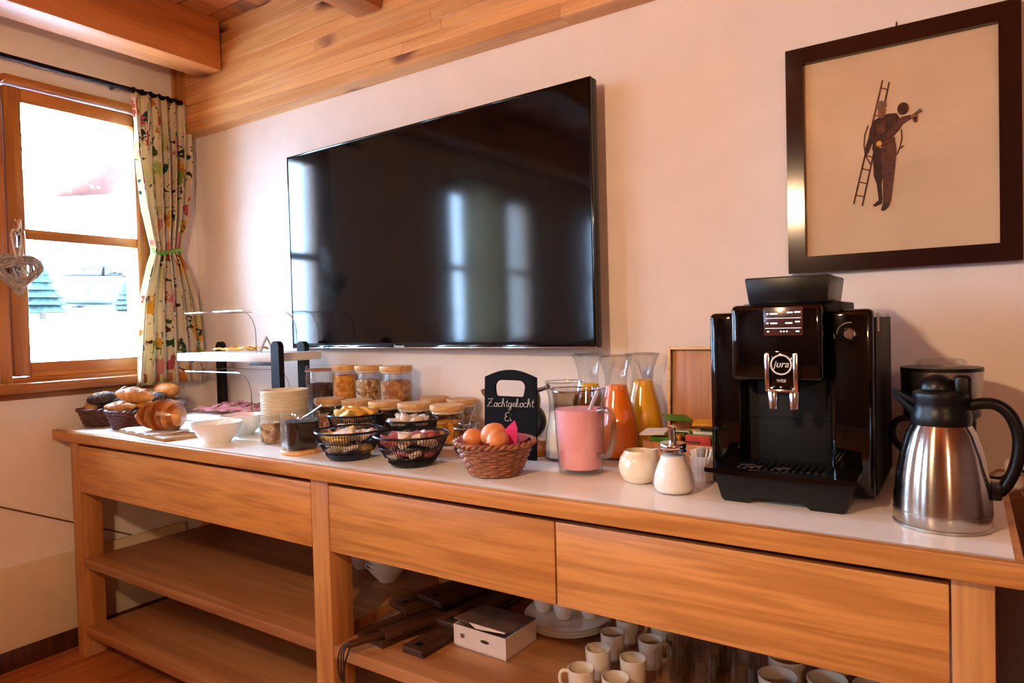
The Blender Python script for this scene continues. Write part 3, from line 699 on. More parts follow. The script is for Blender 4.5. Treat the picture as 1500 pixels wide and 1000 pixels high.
G().lathe([(0, .0155), (.0525, .0155), (.057, .05), (.0608, .12), (.063, .166), (0, .166)], 40).build('smoothie', M['pink'], pj)
G().tube([tuple(Vector(lip(i/48, 1))*1.0) for i in range(48)], .0022, 6, True).build('rim', M['rim'], pj)
hpts = smooth_path([(.062, 0, .165), (.085, 0, .168), (.1, 0, .155), (.104, 0, .125), (.097, 0, .08), (.085, 0, .055), (.058, 0, .05)])
G().tube(hpts, .0085, 10).build('handle', glassy('thick_glass', 'e6ecea', .03, .14, .8, 1.4), pj)
sp_ = thing('serving_spoon', 'white spoon handle standing in the pink smoothie', 'spoon', (2.408, -.43, ZC+.15))
G().tube([(0, 0, .0), (.014, .003, .03), (.034, .006, .072)], [.005, .008, .0095], 10, flat=.5).build('handle', M['whitepl'], sp_)
G().ball((-.006, 0, -.018), (.014, .011, .022), 16, 10).build('bowl', M['whitepl'], sp_)

# ------------------------------------------------------------------ cream jug, sugar, ramekin, tea box
cj = thing('cream_jug', 'round white porcelain cream jug', 'jug', (2.561, -.46, ZC))
cp = [(.024, 0), (.036, .006), (.046, .022), (.049, .04), (.045, .06), (.036, .073), (.034, .078)]
def cjf(u, v, off=0):
    a = 2*PI*u; j = v*(len(cp)-1); i = min(int(j), len(cp)-2); f = j-i
    r = cp[i][0]*(1-f)+cp[i+1][0]*f-off; z = cp[i][1]*(1-f)+cp[i+1][1]*f
    s = max(0, math.cos(a-PI*.05))**8*max(0, (v-.6)/.4); return ((r+.014*s)*math.cos(a), (r+.014*s)*math.sin(a), z+.006*s)
G().grid(cjf, 40, 26, closeu=True).grid(lambda u, v: (lambda p: (p[0], p[1], max(p[2], .004)))(cjf(u, v, .003)), 40, 26, closeu=True).lathe([(0, 0), (.024, 0)], 40).build('body', M['cream'], cj)
G().lathe([(0, .058), (.04, .058)], 32).build('cream', M['milk'], cj)
sg = thing('sugar_dispenser', 'glass sugar dispenser with chrome pouring spout', 'sugar dispenser', (2.668, -.515, ZC))
def ribbed(prof, n, amp, cut):
    g = G(); N = n*4
    def fn(u, v):
        j = v*(len(prof)-1); i = min(int(j), len(prof)-2); f = j-i; r = prof[i][0]*(1-f)+prof[i+1][0]*f; z = prof[i][1]*(1-f)+prof[i+1][1]*f
        a = 2*PI*u; r += amp*math.cos(n*a)*(1 if z < cut else max(0, 1-(z-cut)/.02)); return (r*math.cos(a), r*math.sin(a), z)
    return g.grid(fn, N, len(prof)*4, closeu=True)
spf = [(.038, 0), (.044, .006), (.0465, .02), (.044, .04), (.037, .06), (.030, .075), (.028, .09), (.0285, .1)]
ribbed(spf, 18, .0008, .06).lathe([(0, 0), (.038, 0)], 48).build('glass_body', M['glass'], sg)
G().lathe([(0, .004), (.036, .004), (.0415, .009), (.044, .02), (.0415, .04), (.035, .06), (.0285, .075), (.0268, .084), (0, .088)], 36).build('sugar', M['sugar'], sg)
G().lathe([(.0295, .093), (.031, .094), (.031, .1), (.0295, .101), (.0305, .103), (.0305, .11), (.028, .113), (0, .114)], 36).build('screw_cap', M['chrome'], sg)
G().tube([(.003, 0, .07), (.0, 0, .11), (-.002, 0, .145)], .0085, 14).lathe([(.0088, 0), (.0092, .003), (0, .01)], 14, c=(-.002, 0, .144)).build('spout_tube', M['chrome'], sg)
G().box((.044, 0, .117), (.035, .012, .0025), .001, M=T(.0, 0, .0)@Matrix.Rotation(-.0, 4, 'Y')).build('flap', M['black'], sg)
rk = thing('ribbed_cup', 'small ribbed white cup of paper sachets beside the machine', 'cup', (2.690, -.37, ZC))
ribbed([(.024, 0), (.029, .006), (.031, .03), (.033, .056), (.0335, .062)], 22, .0007, .06).lathe([(0, .0), (.024, 0)], 44).lathe([(0, .046), (.029, .046)], 30).build('body', M['white'], rk)
for k in range(5):
    s = tag(G().box((0, 0, 0), (.034, .004, .03), .0015).build('sugar_sachet', M['paper'], None, (2.690-.014+k*.007, -.37+.004*(k % 2), ZC+.062), (.15*(k-2), .25*(k-2)*.4, .9+.3*k)), 'small paper sachet standing in the ribbed white cup', 'sachet', 'paper sachets in the ribbed cup')
tb = thing('tea_box', 'open wooden tea chest with its lid raised', 'tea box', (2.60, -.19, ZC), -.02)
bxw, bxd, bxh = .2, .2, .068
g = G().box((0, 0, .005), (bxw, bxd, .01), .001)
for s in (-1, 1): g.box((s*(bxw/2-.005), 0, bxh/2), (.01, bxd, bxh), .002).box((0, s*(bxd/2-.005), bxh/2), (bxw-.02, .01, bxh), .002)
g.build('chest', M['teaw'], tb)
G().box((0, 0, .035), (.008, bxd-.02, .05), .001).box((0, 0, .033), (bxw-.02, .008, .046), .001).build('divider', M['teaw'], tb)
ld = G().box((0, .0, .12), (.19, .008, .235), .001).build('lid', M['teaw'], tb, (-.002, .106, .07), (-.06, 0, 0))
lf = G()
for s in (-1, 1): lf.box((s*.098, -.008, .12), (.009, .026, .245), .002).box((0, -.008, .12+s*.118), (.187, .026, .009), .002)
lf.build('lid_rim', M['lid'], ld)
G().box((.06, -.015, .247), (.022, .004, .006), .001).ball((.06, -.017, .25), (.004, .004, .004), 8, 6).build('clasp', M['gold'], ld)
tm = ['green', 'teadark', 'yellow', 'red', 'green', 'teadark', 'paper', 'green']
for k in range(8):
    for j in range(2):
        if j == 1 and k % 3 == 2: continue
        nm = tm[(k+j*3) % 8]
        desc = {'green': 'green', 'teadark': 'dark', 'yellow': 'yellow', 'red': 'red', 'paper': 'white'}[nm]
        x = 2.60-.052+j*.096; y = -.19-.075+k*.0205
        tag(G().box((0, 0, 0), (.066, .006, .06), .002).build('tea_bag', M[nm], None, (x, y, ZC+.052+.01*((k*3+j) % 3)), (.3+.05*(k % 3), 0, .1*((k+j) % 3-1))), desc+' tea envelope in the open wooden chest', 'tea bag', desc+' tea envelopes')
for i, (x, y, m, d) in enumerate(((2.525, -.262, 'paper', 'white'), (2.62, -.135, 'yellow', 'yellow'), (2.545, -.15, 'green', 'green'))):
    tag(G().box((0, 0, 0), (.07, .058, .006), .002).build('tea_bag', M[m], None, (x, y, ZC+.092+.012*i), (.12, .08*(i-1), .3*i)), desc and d+' tea envelope lying flat on top of the filled chest', 'tea bag')

# ------------------------------------------------------------------ blackboard sign
bb = thing('blackboard_sign', 'small handled blackboard with chalk writing behind the eggs', 'sign', (2.112, -.355, ZC), .0)
def outline():
    out = [(-.09, .0), (.09, .0)]
    for i in range(13):
        t = i/12; out.append((.09-.18*t, .236+.022*math.sin(PI*t)))
    return out
def hole():
    pts = []; 
    for (cx, cz, a0) in ((.033, .207, 0), (-.033, .207, PI/2), (-.042, .189, PI), (.042, .189, 1.5*PI)):
        r = .02 if cz > .2 else .009
        for i in range(6): a = a0+PI/2*i/5; pts.append((cx+r*math.cos(a), cz+r*math.sin(a)))
    return pts
bm = bmesh.new()
for lp in (outline(), hole()):
    vs = [bm.verts.new((x, 0, z)) for x, z in lp]
    for i in range(len(vs)): bm.edges.new((vs[i], vs[(i+1) % len(vs)]))
bmesh.ops.triangle_fill(bm, use_beauty=True, edges=bm.edges[:])
r = bmesh.ops.extrude_face_region(bm, geom=bm.faces[:])
for v in [e for e in r['geom'] if isinstance(e, bmesh.types.BMVert)]: v.co.y += .008
bmesh.ops.recalc_face_normals(bm, faces=bm.faces)
me = bpy.data.meshes.new('board'); bm.to_mesh(me); bm.free(); me.materials.append(M['chalkb'])
bo = link('board', me, bb, (0, 0, 0), (-.05, 0, 0))
G().box((0, .02, .008), (.1, .03, .016), .003).box((0, .018, .05), (.02, .01, .1), .002).build('foot', M['chalkb'], bb)
def arc(cx, cy, rx, ry, a0, a1, n=10): return [(cx+rx*math.cos(math.radians(a0+(a1-a0)*i/n)), cy+ry*math.sin(math.radians(a0+(a1-a0)*i/n))) for i in range(n+1)]
FONT = {
 'Z': (2.0, [[(.1, 1.9), (1.5, 2.0), (.0, .0), (1.9, .12)], [(.35, 1.05), (1.25, 1.0)]]),
 'a': (1.15, [arc(.45, .5, .42, .5, 40, 400)+[(.9, .95), (.88, .2), (1.05, 0), (1.2, .2)]]),
 'c': (.95, [arc(.5, .5, .45, .5, 50, 310)+[(.95, .25)]]),
 'h': (1.1, [[(.05, 0), (.45, 1.4), (.4, 2.1), (.15, 1.9), (.12, 0)], arc(.47, .5, .35, .5, 180, 0)+[(.85, .1), (1.05, .1)]]),
 't': (.75, [[(.35, 1.8), (.3, .25), (.5, 0), (.75, .2)], [(.0, 1.15), (.75, 1.2)]]),
 'g': (1.1, [arc(.45, .5, .42, .5, 40, 400)+[(.9, .9), (.85, -.6), (.5, -1.0), (.15, -.7), (.6, -.2), (1.1, .3)]]),
 'e': (.95, [[(.05, .45), (.8, .6)]+arc(.45, .55, .4, .45, 10, 310)+[(.95, .25)]]),
 'k': (1.1, [[(.05, 0), (.45, 1.4), (.4, 2.1), (.15, 1.9), (.12, 0)], [(.85, .95), (.2, .5), (.9, 0), (1.1, .15)]]),
 'o': (1.0, [arc(.45, .5, .42, .5, 90, 450)+[(.7, .85), (1.0, .8)]]),
 'E': (1.4, [arc(.75, 1.5, .6, .5, 40, 260)+arc(.75, .5, .75, .5, 100, 330)]),
 'i': (.6, [[(.1, .9), (.15, .15), (.35, 0), (.6, .3)], [(.3, 1.45), (.34, 1.5)]])}
def chalk(word, x, z, s, slope, wx=1.0):
    g = G(); cx = 0
    for ch in word:
        wd, st = FONT[ch]
        for pl in st:
            g.tube([(x+(cx+p[0]*1.0+p[1]*.12)*s*wx, -.0006, z+p[1]*s+slope*(cx+p[0])*s) for p in pl], s*.1, 5, flat=.5)
        cx += wd+.08
    return g
chalk('Zachtgekocht', -.08, .147, .0121, .03, .98).build('chalk_lettering', M['chalk'], bo)
chalk('Ei', -.018, .108, .0125, .02).build('chalk_lettering', M['chalk'], bo)

fg = thing('rooster_figurine', 'dark glazed rooster figurine with ochre foot behind the blackboard', 'figurine', (2.108, -.268, ZC))
G().lathe([(0, 0), (.04, 0), (.047, .012), (.046, .03), (.036, .045), (0, .048)], 32).build('foot', M['ochre'], fg, (.04, 0, 0))
G().ball((.0, 0, .1), (.078, .042, .062), 28, 16).build('body', M['figd'], fg)
G().tube(smooth_path([(.02, 0, .13), (.03, 0, .165), (.03, 0, .188)]), [.034-.001*i for i in range(13)], 14).ball((.03, 0, .188), (.022, .02, .022), 16, 10).build('neck', M['figd'], fg)
G().tube([(.045, 0, .19), (.075, 0, .198), (.09, 0, .205)], [.008, .006, .009], 10).build('beak', M['figb'], fg)
G().tube(smooth_path([(-.05, 0, .12), (-.1, 0, .15), (-.135, 0, .178), (-.142, 0, .19)]), .014, 10).build('tail', M['figb'], fg)
G().ball((.0, -.0, .0), (.028, .02, .03), 14, 8).build('wing', M['ochre'], fg, (-.1, .0, .105))

# ------------------------------------------------------------------ wicker baskets
def basket(name, label, loc, r0, r1, h, rows, stakes, mat, cat='basket', n=None, ey=1.0):
    b = thing(name, label, cat, loc)
    def rad(z): return r0+(r1-r0)*(z/h)**.8
    g = G()
    for i in range(stakes):
        a = 2*PI*i/stakes; g.tube([(rad(z)*math.cos(a), rad(z)*math.sin(a)*ey, z) for z in (.004, h*.33, h*.66, h)], .0019, 5)
    g.build('stakes', mat, b)
    g = G(); N = stakes*3; rz = h/rows
    for j in range(rows):
        z = .004+rz*(j+.5); R = rad(z); pts = []
        for i in range(N):
            a = 2*PI*i/N; rr = R+.0026*math.cos(a*stakes/2+(j % 2)*PI); pts.append((rr*math.cos(a), rr*math.sin(a)*ey, z+.0008*math.sin(a*5+j)))
        g.tube(pts, rz*.5, 5, True)
    o = g.build('weave', mat, b); o['kind'] = 'stuff'
    g = G()
    for k in range(2):
        g.tube([((r1+.002+.0045*math.cos(a*stakes*.7+k*PI))*math.cos(a), (r1+.002+.0045*math.cos(a*stakes*.7+k*PI))*math.sin(a)*ey, h+.004*math.sin(a*stakes*.7+k*PI)) for a in [2*PI*i/(stakes*6) for i in range(stakes*6)]], .0042, 6, True)
    g.build('braided_rim', mat, b)
    G().lathe([(0, .003), (r0, .003), (r0+.002, .008), (0, .008)], 32, M=Matrix.Diagonal((1, ey, 1, 1))).build('base', mat, b); return b
EGG = (2.195, -.545)
basket('egg_basket', 'round brown wicker basket filled with brown eggs', (EGG[0], EGG[1], ZC), .06, .1, .086, 12, 26, M['wicker'])
lin = thing('basket_liner', 'dark red cloth lining the wicker egg basket', 'cloth', (EGG[0], EGG[1], ZC+.05))
G().grid(lambda u, v: ((.076+.016*v+.003*math.sin(2*PI*u*9))*math.cos(2*PI*u), (.076+.016*v+.003*math.sin(2*PI*u*9))*math.sin(2*PI*u), .004+.04*v+.004*math.sin(2*PI*u*5)), 72, 4, closeu=True).lathe([(0, .003), (.076, .004)], 36).build('liner', M['redcloth'], lin)
def eggr(d): return 1-.1*d.z*(1 if d.z > 0 else .3)
em = G().ball((0, 0, 0), (.028, .028, .036), 22, 14, fn=eggr).mesh('egg', M['egg'])
for i, (x, y, z, rx, ry, l) in enumerate((
        (-.052, -.022, .092, 1.3, .4, 'brown egg at the basket rim beside the black wire basket'), (-.03, .036, .098, 1.4, 1.0, 'brown egg farthest back in the wicker basket'),
        (.008, -.014, .108, 1.0, -.3, 'largest looking brown egg on top in the middle of the basket'), (.044, -.046, .098, 1.5, .9, 'brown egg lying low at the front basket rim'))):
    tag(link('egg', em, None, (EGG[0]+x, EGG[1]+y, ZC+z), (rx, ry, i*1.1)), l, 'egg', 'brown eggs in the wicker basket')
nk = thing('paper_napkin', 'bright magenta folded paper napkin sticking out of the egg basket', 'napkin', (EGG[0]+.052, EGG[1]-.01, ZC+.075))
G().prism([(-.03, .0), (.02, -.01), (.026, .05), (.02, .072), (-.01, .045)], -.001, .001).prism([(-.03, 0), (.02, -.01), (.022, .04), (-.012, .03)], .003, .005).build('fold', M['napkin'], nk, rot=(.1, 0, .25), smooth=False)

# ------------------------------------------------------------------ wire baskets
def wire_basket(label, loc, r0, r1, h, mat, wires=72):
    b = thing('wire_basket', label, 'basket', loc)
    def P(a, t): r = r0+(r1-r0)*t**.72; return (r*math.cos(a), r*math.sin(a), .003+h*t)
    g = G()
    for i in range(wires): g.tube([P(2*PI*i/wires, t) for t in (0, .12, .3, .55, .8, 1)], .0011, 4)
    g.build('wires', mat, b)['kind'] = 'stuff'
    g = G()
    for t, r in ((1, .0034), (.62, .0014), (.3, .0014)): g.tube([P(2*PI*i/64, t) for i in range(64)], r, 7, True)
    g.build('hoops', mat, b)
    G().lathe([(0, .0), (r0, .0), (r0+.004, .004), (r0+.014, .020), (r0+.012, .021), (r0, .006), (0, .004)], 40).build('base_dish', mat, b); return b
WB = [((1.672, -.565), .058, .100, .082, 'wire_blue', 'navy wire bowl of butter portions next to the cocoa mug'),
      ((1.912, -.552), .056, .106, .084, 'wire_black', 'black wire bowl of spread portions next to the egg basket'),
      ((1.520, -.395), .055, .090, .102, 'wire_blue', 'navy wire basket of yellow portions in front of the lidded jars'),
      ((1.765, -.385), .05, .080, .096, 'wire_black', 'black wire basket of cream portions in front of the lidded jars')]
for (c, r0, r1, h, m, l) in WB: wire_basket(l, (c[0], c[1], ZC), r0, r1, h, M[m])
pmesh = {}
for m in ('foil', 'packp', 'packw', 'cheese'):
    pmesh[m+'b'] = G().box((0, 0, 0), (.05, .036, .016), .005, seg=2).mesh('portion', M[m])
    pmesh[m+'c'] = G().lathe([(0, -.012), (.016, -.012), (.021, .007), (.025, .009), (.025, .0105), (0, .0115)], 20).mesh('portion', M[m])
def fill(c, h, n, rr, keys, label, cat, name, group, zz, seed):
    rn = random.Random(seed)
    for k in range(n):
        a = k*2.399; r = rr*math.sqrt((k+.3)/n); z = zz-.012*(r/rr)+.006*(k % 3)
        tag(link(name, pmesh[keys[k % len(keys)]], None, (c[0]+r*math.cos(a), c[1]+r*math.sin(a), ZC+z), (rn.uniform(-.5, .5), rn.uniform(-.5, .5), rn.uniform(0, 6))), label, cat, group)
for (i, zl, n, keys, lab, nm, cat) in (
        (0, .03, 9, ['foilb', 'packwb'], 'wrapped butter portion in the lower navy wire bowl', 'butter_portion', 'butter'), (0, .07, 12, ['packwc', 'foilb', 'packwb'], 'butter portion on top in the lower navy wire bowl', 'butter_portion', 'butter'),
        (1, .03, 9, ['packpb', 'packwb'], 'spread portion deep in the black wire bowl', 'spread_portion', 'portion'), (1, .076, 14, ['packpc', 'packwb', 'packwc', 'packpb'], 'spread portion on top in the black wire bowl', 'spread_portion', 'portion'),
        (2, .06, 7, ['cheeseb'], 'yellow portion deep in the rear navy basket', 'cheese_portion', 'portion'), (2, .112, 12, ['cheeseb', 'foilb', 'cheeseb'], 'yellow portion heaped on the rear navy basket', 'cheese_portion', 'portion'),
        (3, .05, 6, ['packwb'], 'cream portion deep in the rear black basket', 'cream_portion', 'portion'), (3, .1, 8, ['packwc', 'packwb'], 'cream portion on top of the rear black basket', 'cream_portion', 'portion')):
    c, r0, r1, h = WB[i][:4]; t = zl/h; fill(c, h, n, (r0+(r1-r0)*min(1, t)**.72)-.026, keys, lab, cat, nm, lab.replace('portion', 'portions', 1), zl, i*7+n)

# ------------------------------------------------------------------ storage jars
def jar(label, loc, r, h, mat, fillz, lidmat='lid', clip=False, group=None):
    j = thing('storage_jar', label, 'jar', loc, 0, group)
    pr = [(r*.9, 0), (r*.97, .004), (r, .012), (r, h*.84), (r*.96, h*.9), (r*.95, h-.012)]
    G().lathe([(0, 0)]+pr+[(q-.0018, z) for q, z in reversed(pr)]+[(0, .005)], 36).build('glass_body', M['glass'], j)
    rn = random.Random(int(loc[0]*1000)); fz = h*fillz
    def fn(u, v):
        a = 2*PI*u; R = r-.0032
        if v < .7: t = v/.7; return (R*math.cos(a)*(1 if t > .02 else .92), R*math.sin(a)*(1 if t > .02 else .92), .006+(fz-.006)*t)
        t = (v-.7)/.3; rr = R*(1-t); return (rr*math.cos(a), rr*math.sin(a), fz+.006*t+.003*mnoise.noise((rr*math.cos(a)*80, rr*math.sin(a)*80, loc[0]*9)))
    G().grid(fn, 36, 20, closeu=True).build('filling', mat, j)['kind'] = 'stuff'
    if clip:
        G().lathe([(r*.97, h-.013), (r*1.02, h-.011), (r*1.02, h-.004), (r*.9, h+.004), (0, h+.006)], 36).build('glass_lid', M['glass'], j)
        G().tube([((r*1.03)*math.cos(2*PI*i/36), (r*1.03)*math.sin(2*PI*i/36), h-.02) for i in range(36)], .002, 6, True).tube([(r*1.03, 0, h-.02), (r*1.12, 0, h-.04), (r*1.1, 0, h-.065)], .002, 6).build('wire_clip', M['steel'], j)
        G().lathe([(r*.96, h-.018), (r*1.0, h-.018), (r*1.0, h-.013), (r*.96, h-.013), (r*.96, h-.018)], 36).build('seal', M['ochre'], j)
    else:
        G().lathe([(0, h-.02), (r*.9, h-.02), (r*.925, h-.013)], 36).lathe([(r*.9, h-.0115), (r*.99, h-.0115), (r*1.02, h-.009), (r*1.02, h+.005), (r*1.0, h+.008), (0, h+.0085)], 36).build('lid', M[lidmat], j)
        G().lathe([(r*.925, h-.016), (r*.945, h-.0155), (r*.945, h-.0125), (r*.925, h-.0125), (r*.925, h-.016)], 36).build('seal_ring', M['white'], j)
    return j
jar('tall clip-top glass jar of dark chocolate cereal beside the plate stack', (1.035, -.125, ZC), .056, .243, M['beans'], .7, clip=True)
jar('tall wood-lidded glass jar of orange cornflakes', (1.183, -.125, ZC), .05, .24, M['corn'], .86)
jar('tall wood-lidded glass jar of pale muesli', (1.312, -.125, ZC), .052, .24, M['muesli'], .8)
jar('tall wood-lidded glass jar of reddish granola', (1.455, -.125, ZC), .06, .24, M['granola'], .8)
SH = [(1.215, 'granola', .55, 'short wood-lidded jar of granola nearest the plate stack'), (1.363, 'nuts', .5, 'short wood-lidded jar of nuts in front of the cornflakes and muesli jars'),
      (1.500, 'raisin', .75, 'short wood-lidded jar of raisins in front of the granola jar'), (1.640, 'seedg', .78, 'short wood-lidded jar of dark green seeds'), (1.785, 'corn', .6, 'short wood-lidded jar of yellow flakes beside the jam jars')]
for x, m, f, l in SH: jar(l, (x, -.235, ZC), .057, .122, M[m], f)
jar('short wood-lidded jar against the wall behind the dark seeds', (1.592, -.075, ZC), .055, .124, M['nuts'], .6)
jar('short wood-lidded jar against the wall behind the yellow flakes', (1.722, -.075, ZC), .055, .122, M['muesli'], .6)

# jam jars with spoons, cocoa mug
def jamjar(loc, label, fl, mat):
    j = thing('jam_jar', label, 'jar', loc)
    pr = [(.028, 0), (.034, .004), (.036, .02), (.036, .06), (.031, .074), (.033, .082), (.0335, .09)]
    G().lathe([(0, 0)]+pr+[(q-.0016, z) for q, z in reversed(pr)]+[(0, .004)], 30).build('glass_body', M['glass'], j)
    G().tube([(.034*math.cos(2*PI*i/30), .034*math.sin(2*PI*i/30), .076) for i in range(30)], .0016, 6, True).build('wire_collar', M['steel'], j)
    G().lathe([(0, .005), (.031, .005), (.034, .02), (.034, fl), (0, fl+.001)], 28).build('jam', mat, j)
    s = thing('teaspoon', 'steel teaspoon standing in the '+label.replace('small clear glass ', ''), 'spoon', (loc[0], loc[1], loc[2]+fl+.004))
    G().tube([(0, 0, 0), (.016, 0, .05), (.034, 0, .098)], [.0022, .002, .004], 8, flat=.5).build('handle', M['chrome'], s)
    G().ball((-.004, 0, -.004), (.009, .006, .012), 12, 8).build('bowl', M['chrome'], s)
jamjar((1.935, -.335, ZC), 'small clear glass jam jar beside the egg basket', .03, M['redcloth'])
jamjar((1.885, -.25, ZC), 'small clear glass jam jar beside the yellow flakes jar', .045, M['ochre'])
ck = thing('cocoa_mug', 'square glass mug filled with dark cocoa powder', 'mug', (1.458, -.572, ZC+.014), -.35)
mp_ = [(.046, 0), (.05, .004), (.0525, .02), (.0545, .118)]
G().lathe([(0, 0)]+mp_+[(q-.002, z) for q, z in reversed(mp_)]+[(0, .005)], 48, sq=5).build('glass_body', M['glass'], ck)
G().lathe([(0, .006), (.046, .006), (.0495, .02), (.0512, .088), (0, .094)], 48, sq=5).build('cocoa', M['cocoa'], ck)
G().tube(smooth_path([(-.053, 0, .1), (-.072, 0, .1), (-.082, 0, .08), (-.08, 0, .045), (-.068, 0, .03), (-.051, 0, .03)]), .005, 8).build('handle', M['glass'], ck)
cs = tag(G().lathe([(0, 0), (.06, 0), (.063, .003), (.063, .010), (.06, .0135), (0, .0135)], 40).build('coaster', M['lid'], None, (1.458, -.572, ZC)), 'round wooden coaster under the cocoa mug', 'coaster')
s = thing('plastic_scoop', 'clear spoon standing in the cocoa mug', 'spoon', (1.462, -.566, ZC+.11))
G().tube([(0, 0, 0), (.035, .01, .018), (.075, .02, .043)], [.003, .004, .005], 8, flat=.5).build('handle', M['chrome'], s)
G().ball((-.008, 0, -.004), (.014, .01, .008), 14, 8).build('bowl', M['chrome'], s)

# stack of cream bowls, honey glass
bmsh = G().lathe([(0, 0), (.044, 0), (.048, .004), (.082, .05), (.0855, .0545), (.083, .056), (.0785, .0518), (.0445, .0058), (0, .0058)], 40).mesh('cereal_bowl', M['cream'])
NB = 17
for k in range(NB):
    lab = 'cream bowl in the tall stack beside the tall jars'
    if k == NB-1: lab = 'topmost cream bowl of the tall stack beside the tall jars'
    if k == 0: lab = 'lowest cream bowl of the tall stack beside the tall jars'
    tag(link('cereal_bowl', bmsh, None, (1.148, -.388, ZC+k*.0074)), lab, 'bowl', 'stacked cream bowls')
hj = thing('flake_glass', 'small glass of pale oat flakes in front of the bowl stack', 'glass', (1.212, -.50, ZC))
G().lathe([(0, 0), (.03, 0), (.034, .004), (.038, .1), (.036, .1), (.032, .006), (0, .006)], 32).build('glass_body', M['glass'], hj)
G().lathe([(0, .007), (.031, .007), (.0345, .072), (0, .076)], 28).build('filling', M['muesli'], hj)

# ------------------------------------------------------------------ display stand
ds = thing('buffet_stand', 'two-tier white buffet stand with black posts and clear covers', 'stand', (0, 0, ZC))
def post(x, y, h): 
    P = [(-.024, 0), (.024, 0)]+[(.024*math.cos(PI*i/10), h-.024+.024*math.sin(PI*i/10)) for i in range(11)]
    G().prism(P, -.012, .012, M=T(x, y, 0)).build('post', M['matte'], ds, smooth=False)
post(.265, -.06, .345); post(1.045, -.335, .35); post(.904, -.098, .343)
G().box((.665, -.2, .285), (.67, .235, .034), .004).build('upper_tray', M['whitepl'], ds)
G().box((.55, -.185, .014), (.53, .21, .028), .004).build('lower_tray', M['whitepl'], ds)
G().box((.95, -.325, .262), (.17, .02, .012), .002).build('bracket', M['matte'], ds); G().box((.33, -.08, .262), (.13, .02, .012), .002).build('bracket', M['matte'], ds)
def cover(x0, x1, z0, z1, y0, y1, r):
    prof = [(x0, z1)]+[(x1-r+r*math.sin(PI/2*i/8), z1-r+r*math.cos(PI/2*i/8)) for i in range(9)]+[(x1, z0)]
    g = G(); n = len(prof); vs = []
    for y in (y0, y1): vs += [(x, y, z) for x, z in prof]
    g.put(vs, [(i, i+1, i+1+n, i+n) for i in range(n-1)])
    e = G()
    for y in (y0, y1): e.tube([(x, y, z) for x, z in prof], .0022, 6)
    e.tube([(x0, y0, z1), (x0, y1, z1)], .0022, 6)
    return g, e
for nm, a in (('upper_cover', (.38, .87, .303, .475, -.3, -.1, .1)), ('lower_cover', (.33, .80, .03, .22, -.28, -.09, .09))):
    g, e = cover(*a); cv = g.build(nm, M['cover'], ds, smooth=False); e.build('cover_edge', M['rim'], cv)
def slice_(name, lab, cat, grp, mat, loc, r, rz, amp=.008):
    g = G().lathe([(0, -.002), (r, -.002), (r, .002), (0, .002)], 24)
    for i, v in enumerate(g.v): g.v[i] = (v[0]*(1-.35*amp/.008*.4), v[1], v[2]+amp*math.sin(v[0]/r*3)+amp*.5*math.sin(v[1]/r*4))
    tag(g.build(name, mat, None, loc, (.12*math.sin(rz*3), .12*math.cos(rz*2), rz)), lab, cat, grp)
for k in range(8):
    slice_('ham_slice', 'folded pink ham slice on the lower white tray', 'ham', 'ham slices on the lower tray', M['ham'], (.35+.048*k, -.21+.02*(k % 2), ZC+.0475+.007*(k % 2)), .046, k*1.3, .006)
for k in range(6):
    slice_('salami_slice', 'dark red salami slice on the lower white tray', 'salami', 'salami slices on the lower tray', M['salami'], (.40+.062*k, -.125, ZC+.062+.006*(k % 2)), .04, k*.9, .006)
for k in range(6):
    slice_('cheese_slice', 'orange cheese slice on the upper white tray', 'cheese', 'cheese slices on the upper tray', M['cheese'], (.5+.048*k, -.21+.02*(k % 2), ZC+.3165+.005*(k % 2)), .036, k*1.1, .005)
nc = tag(G().prism([(-.03, 0), (.0, .065), (.03, 0), (.024, 0), (0, .055), (-.024, 0)], -.02, .02).build('name_card', M['paper'], None, (.80, -.2, ZC+.3025), (0, 0, .8), smooth=False), 'small folded white card on the upper tray', 'card')

# ------------------------------------------------------------------ white bowls, croissant, bread
def bowl(label, x, y, r, h):
    b = thing('white_bowl', label, 'bowl', (x, y, ZC))
    G().lathe([(0, 0), (r*.5, 0), (r*.53, .004), (r*.8, h*.4), (r*.97, h*.85), (r, h), (r*.97, h), (r*.76, h*.42), (r*.5, .01), (0, .009)], 44).build('body', M['white'], b); return b
b1 = bowl('front white bowl of pale spread beside the croissant', 1.01, -.572, .085, .072); G().lathe([(0, .05), (.076, .048)], 30).build('spread', M['milk'], b1)
b2 = bowl('white bowl of red and white salad behind the front bowl', .93, -.415, .078, .075); G().ball((0, 0, .05), (.066, .066, .02), 24, 10, fn=lambda d: 1+.12*math.sin(9*d.x)*math.cos(8*d.y)).build('salad', M['ham'], b2)
s = thing('white_spoon', 'white spoon leaning in the front white bowl', 'spoon', (1.01, -.572, ZC+.056))
G().tube([(-.01, 0, 0), (.012, .008, .014), (.042, .014, .027)], [.003, .003, .004], 8, flat=.6).build('handle', M['white'], s); G().ball((-.018, 0, -.0), (.012, .009, .005), 12, 8).build('bowl', M['white'], s)

cb = thing('cutting_board', 'wooden bread board half covered by a white cloth', 'board', (.625, -.572, ZC), -.12)
G().box((0, 0, .007), (.42, .135, .014), .004).build('board', M['cutb'], cb)
cl_ = tag(G().grid(lambda u, v: (-.15+.29*u+.003*math.sin(30*v), -.066+.135*v+.003*math.sin(20*u), .019+.0018*math.sin(22*u+6*v)), 30, 16).build('bread_cloth', M['paper'], None, (.60, -.572, ZC), (0, 0, -.12)), 'folded white cloth lying on the bread board', 'cloth')
sd = cl_.modifiers.new('thickness', 'SOLIDIFY'); sd.thickness = .005
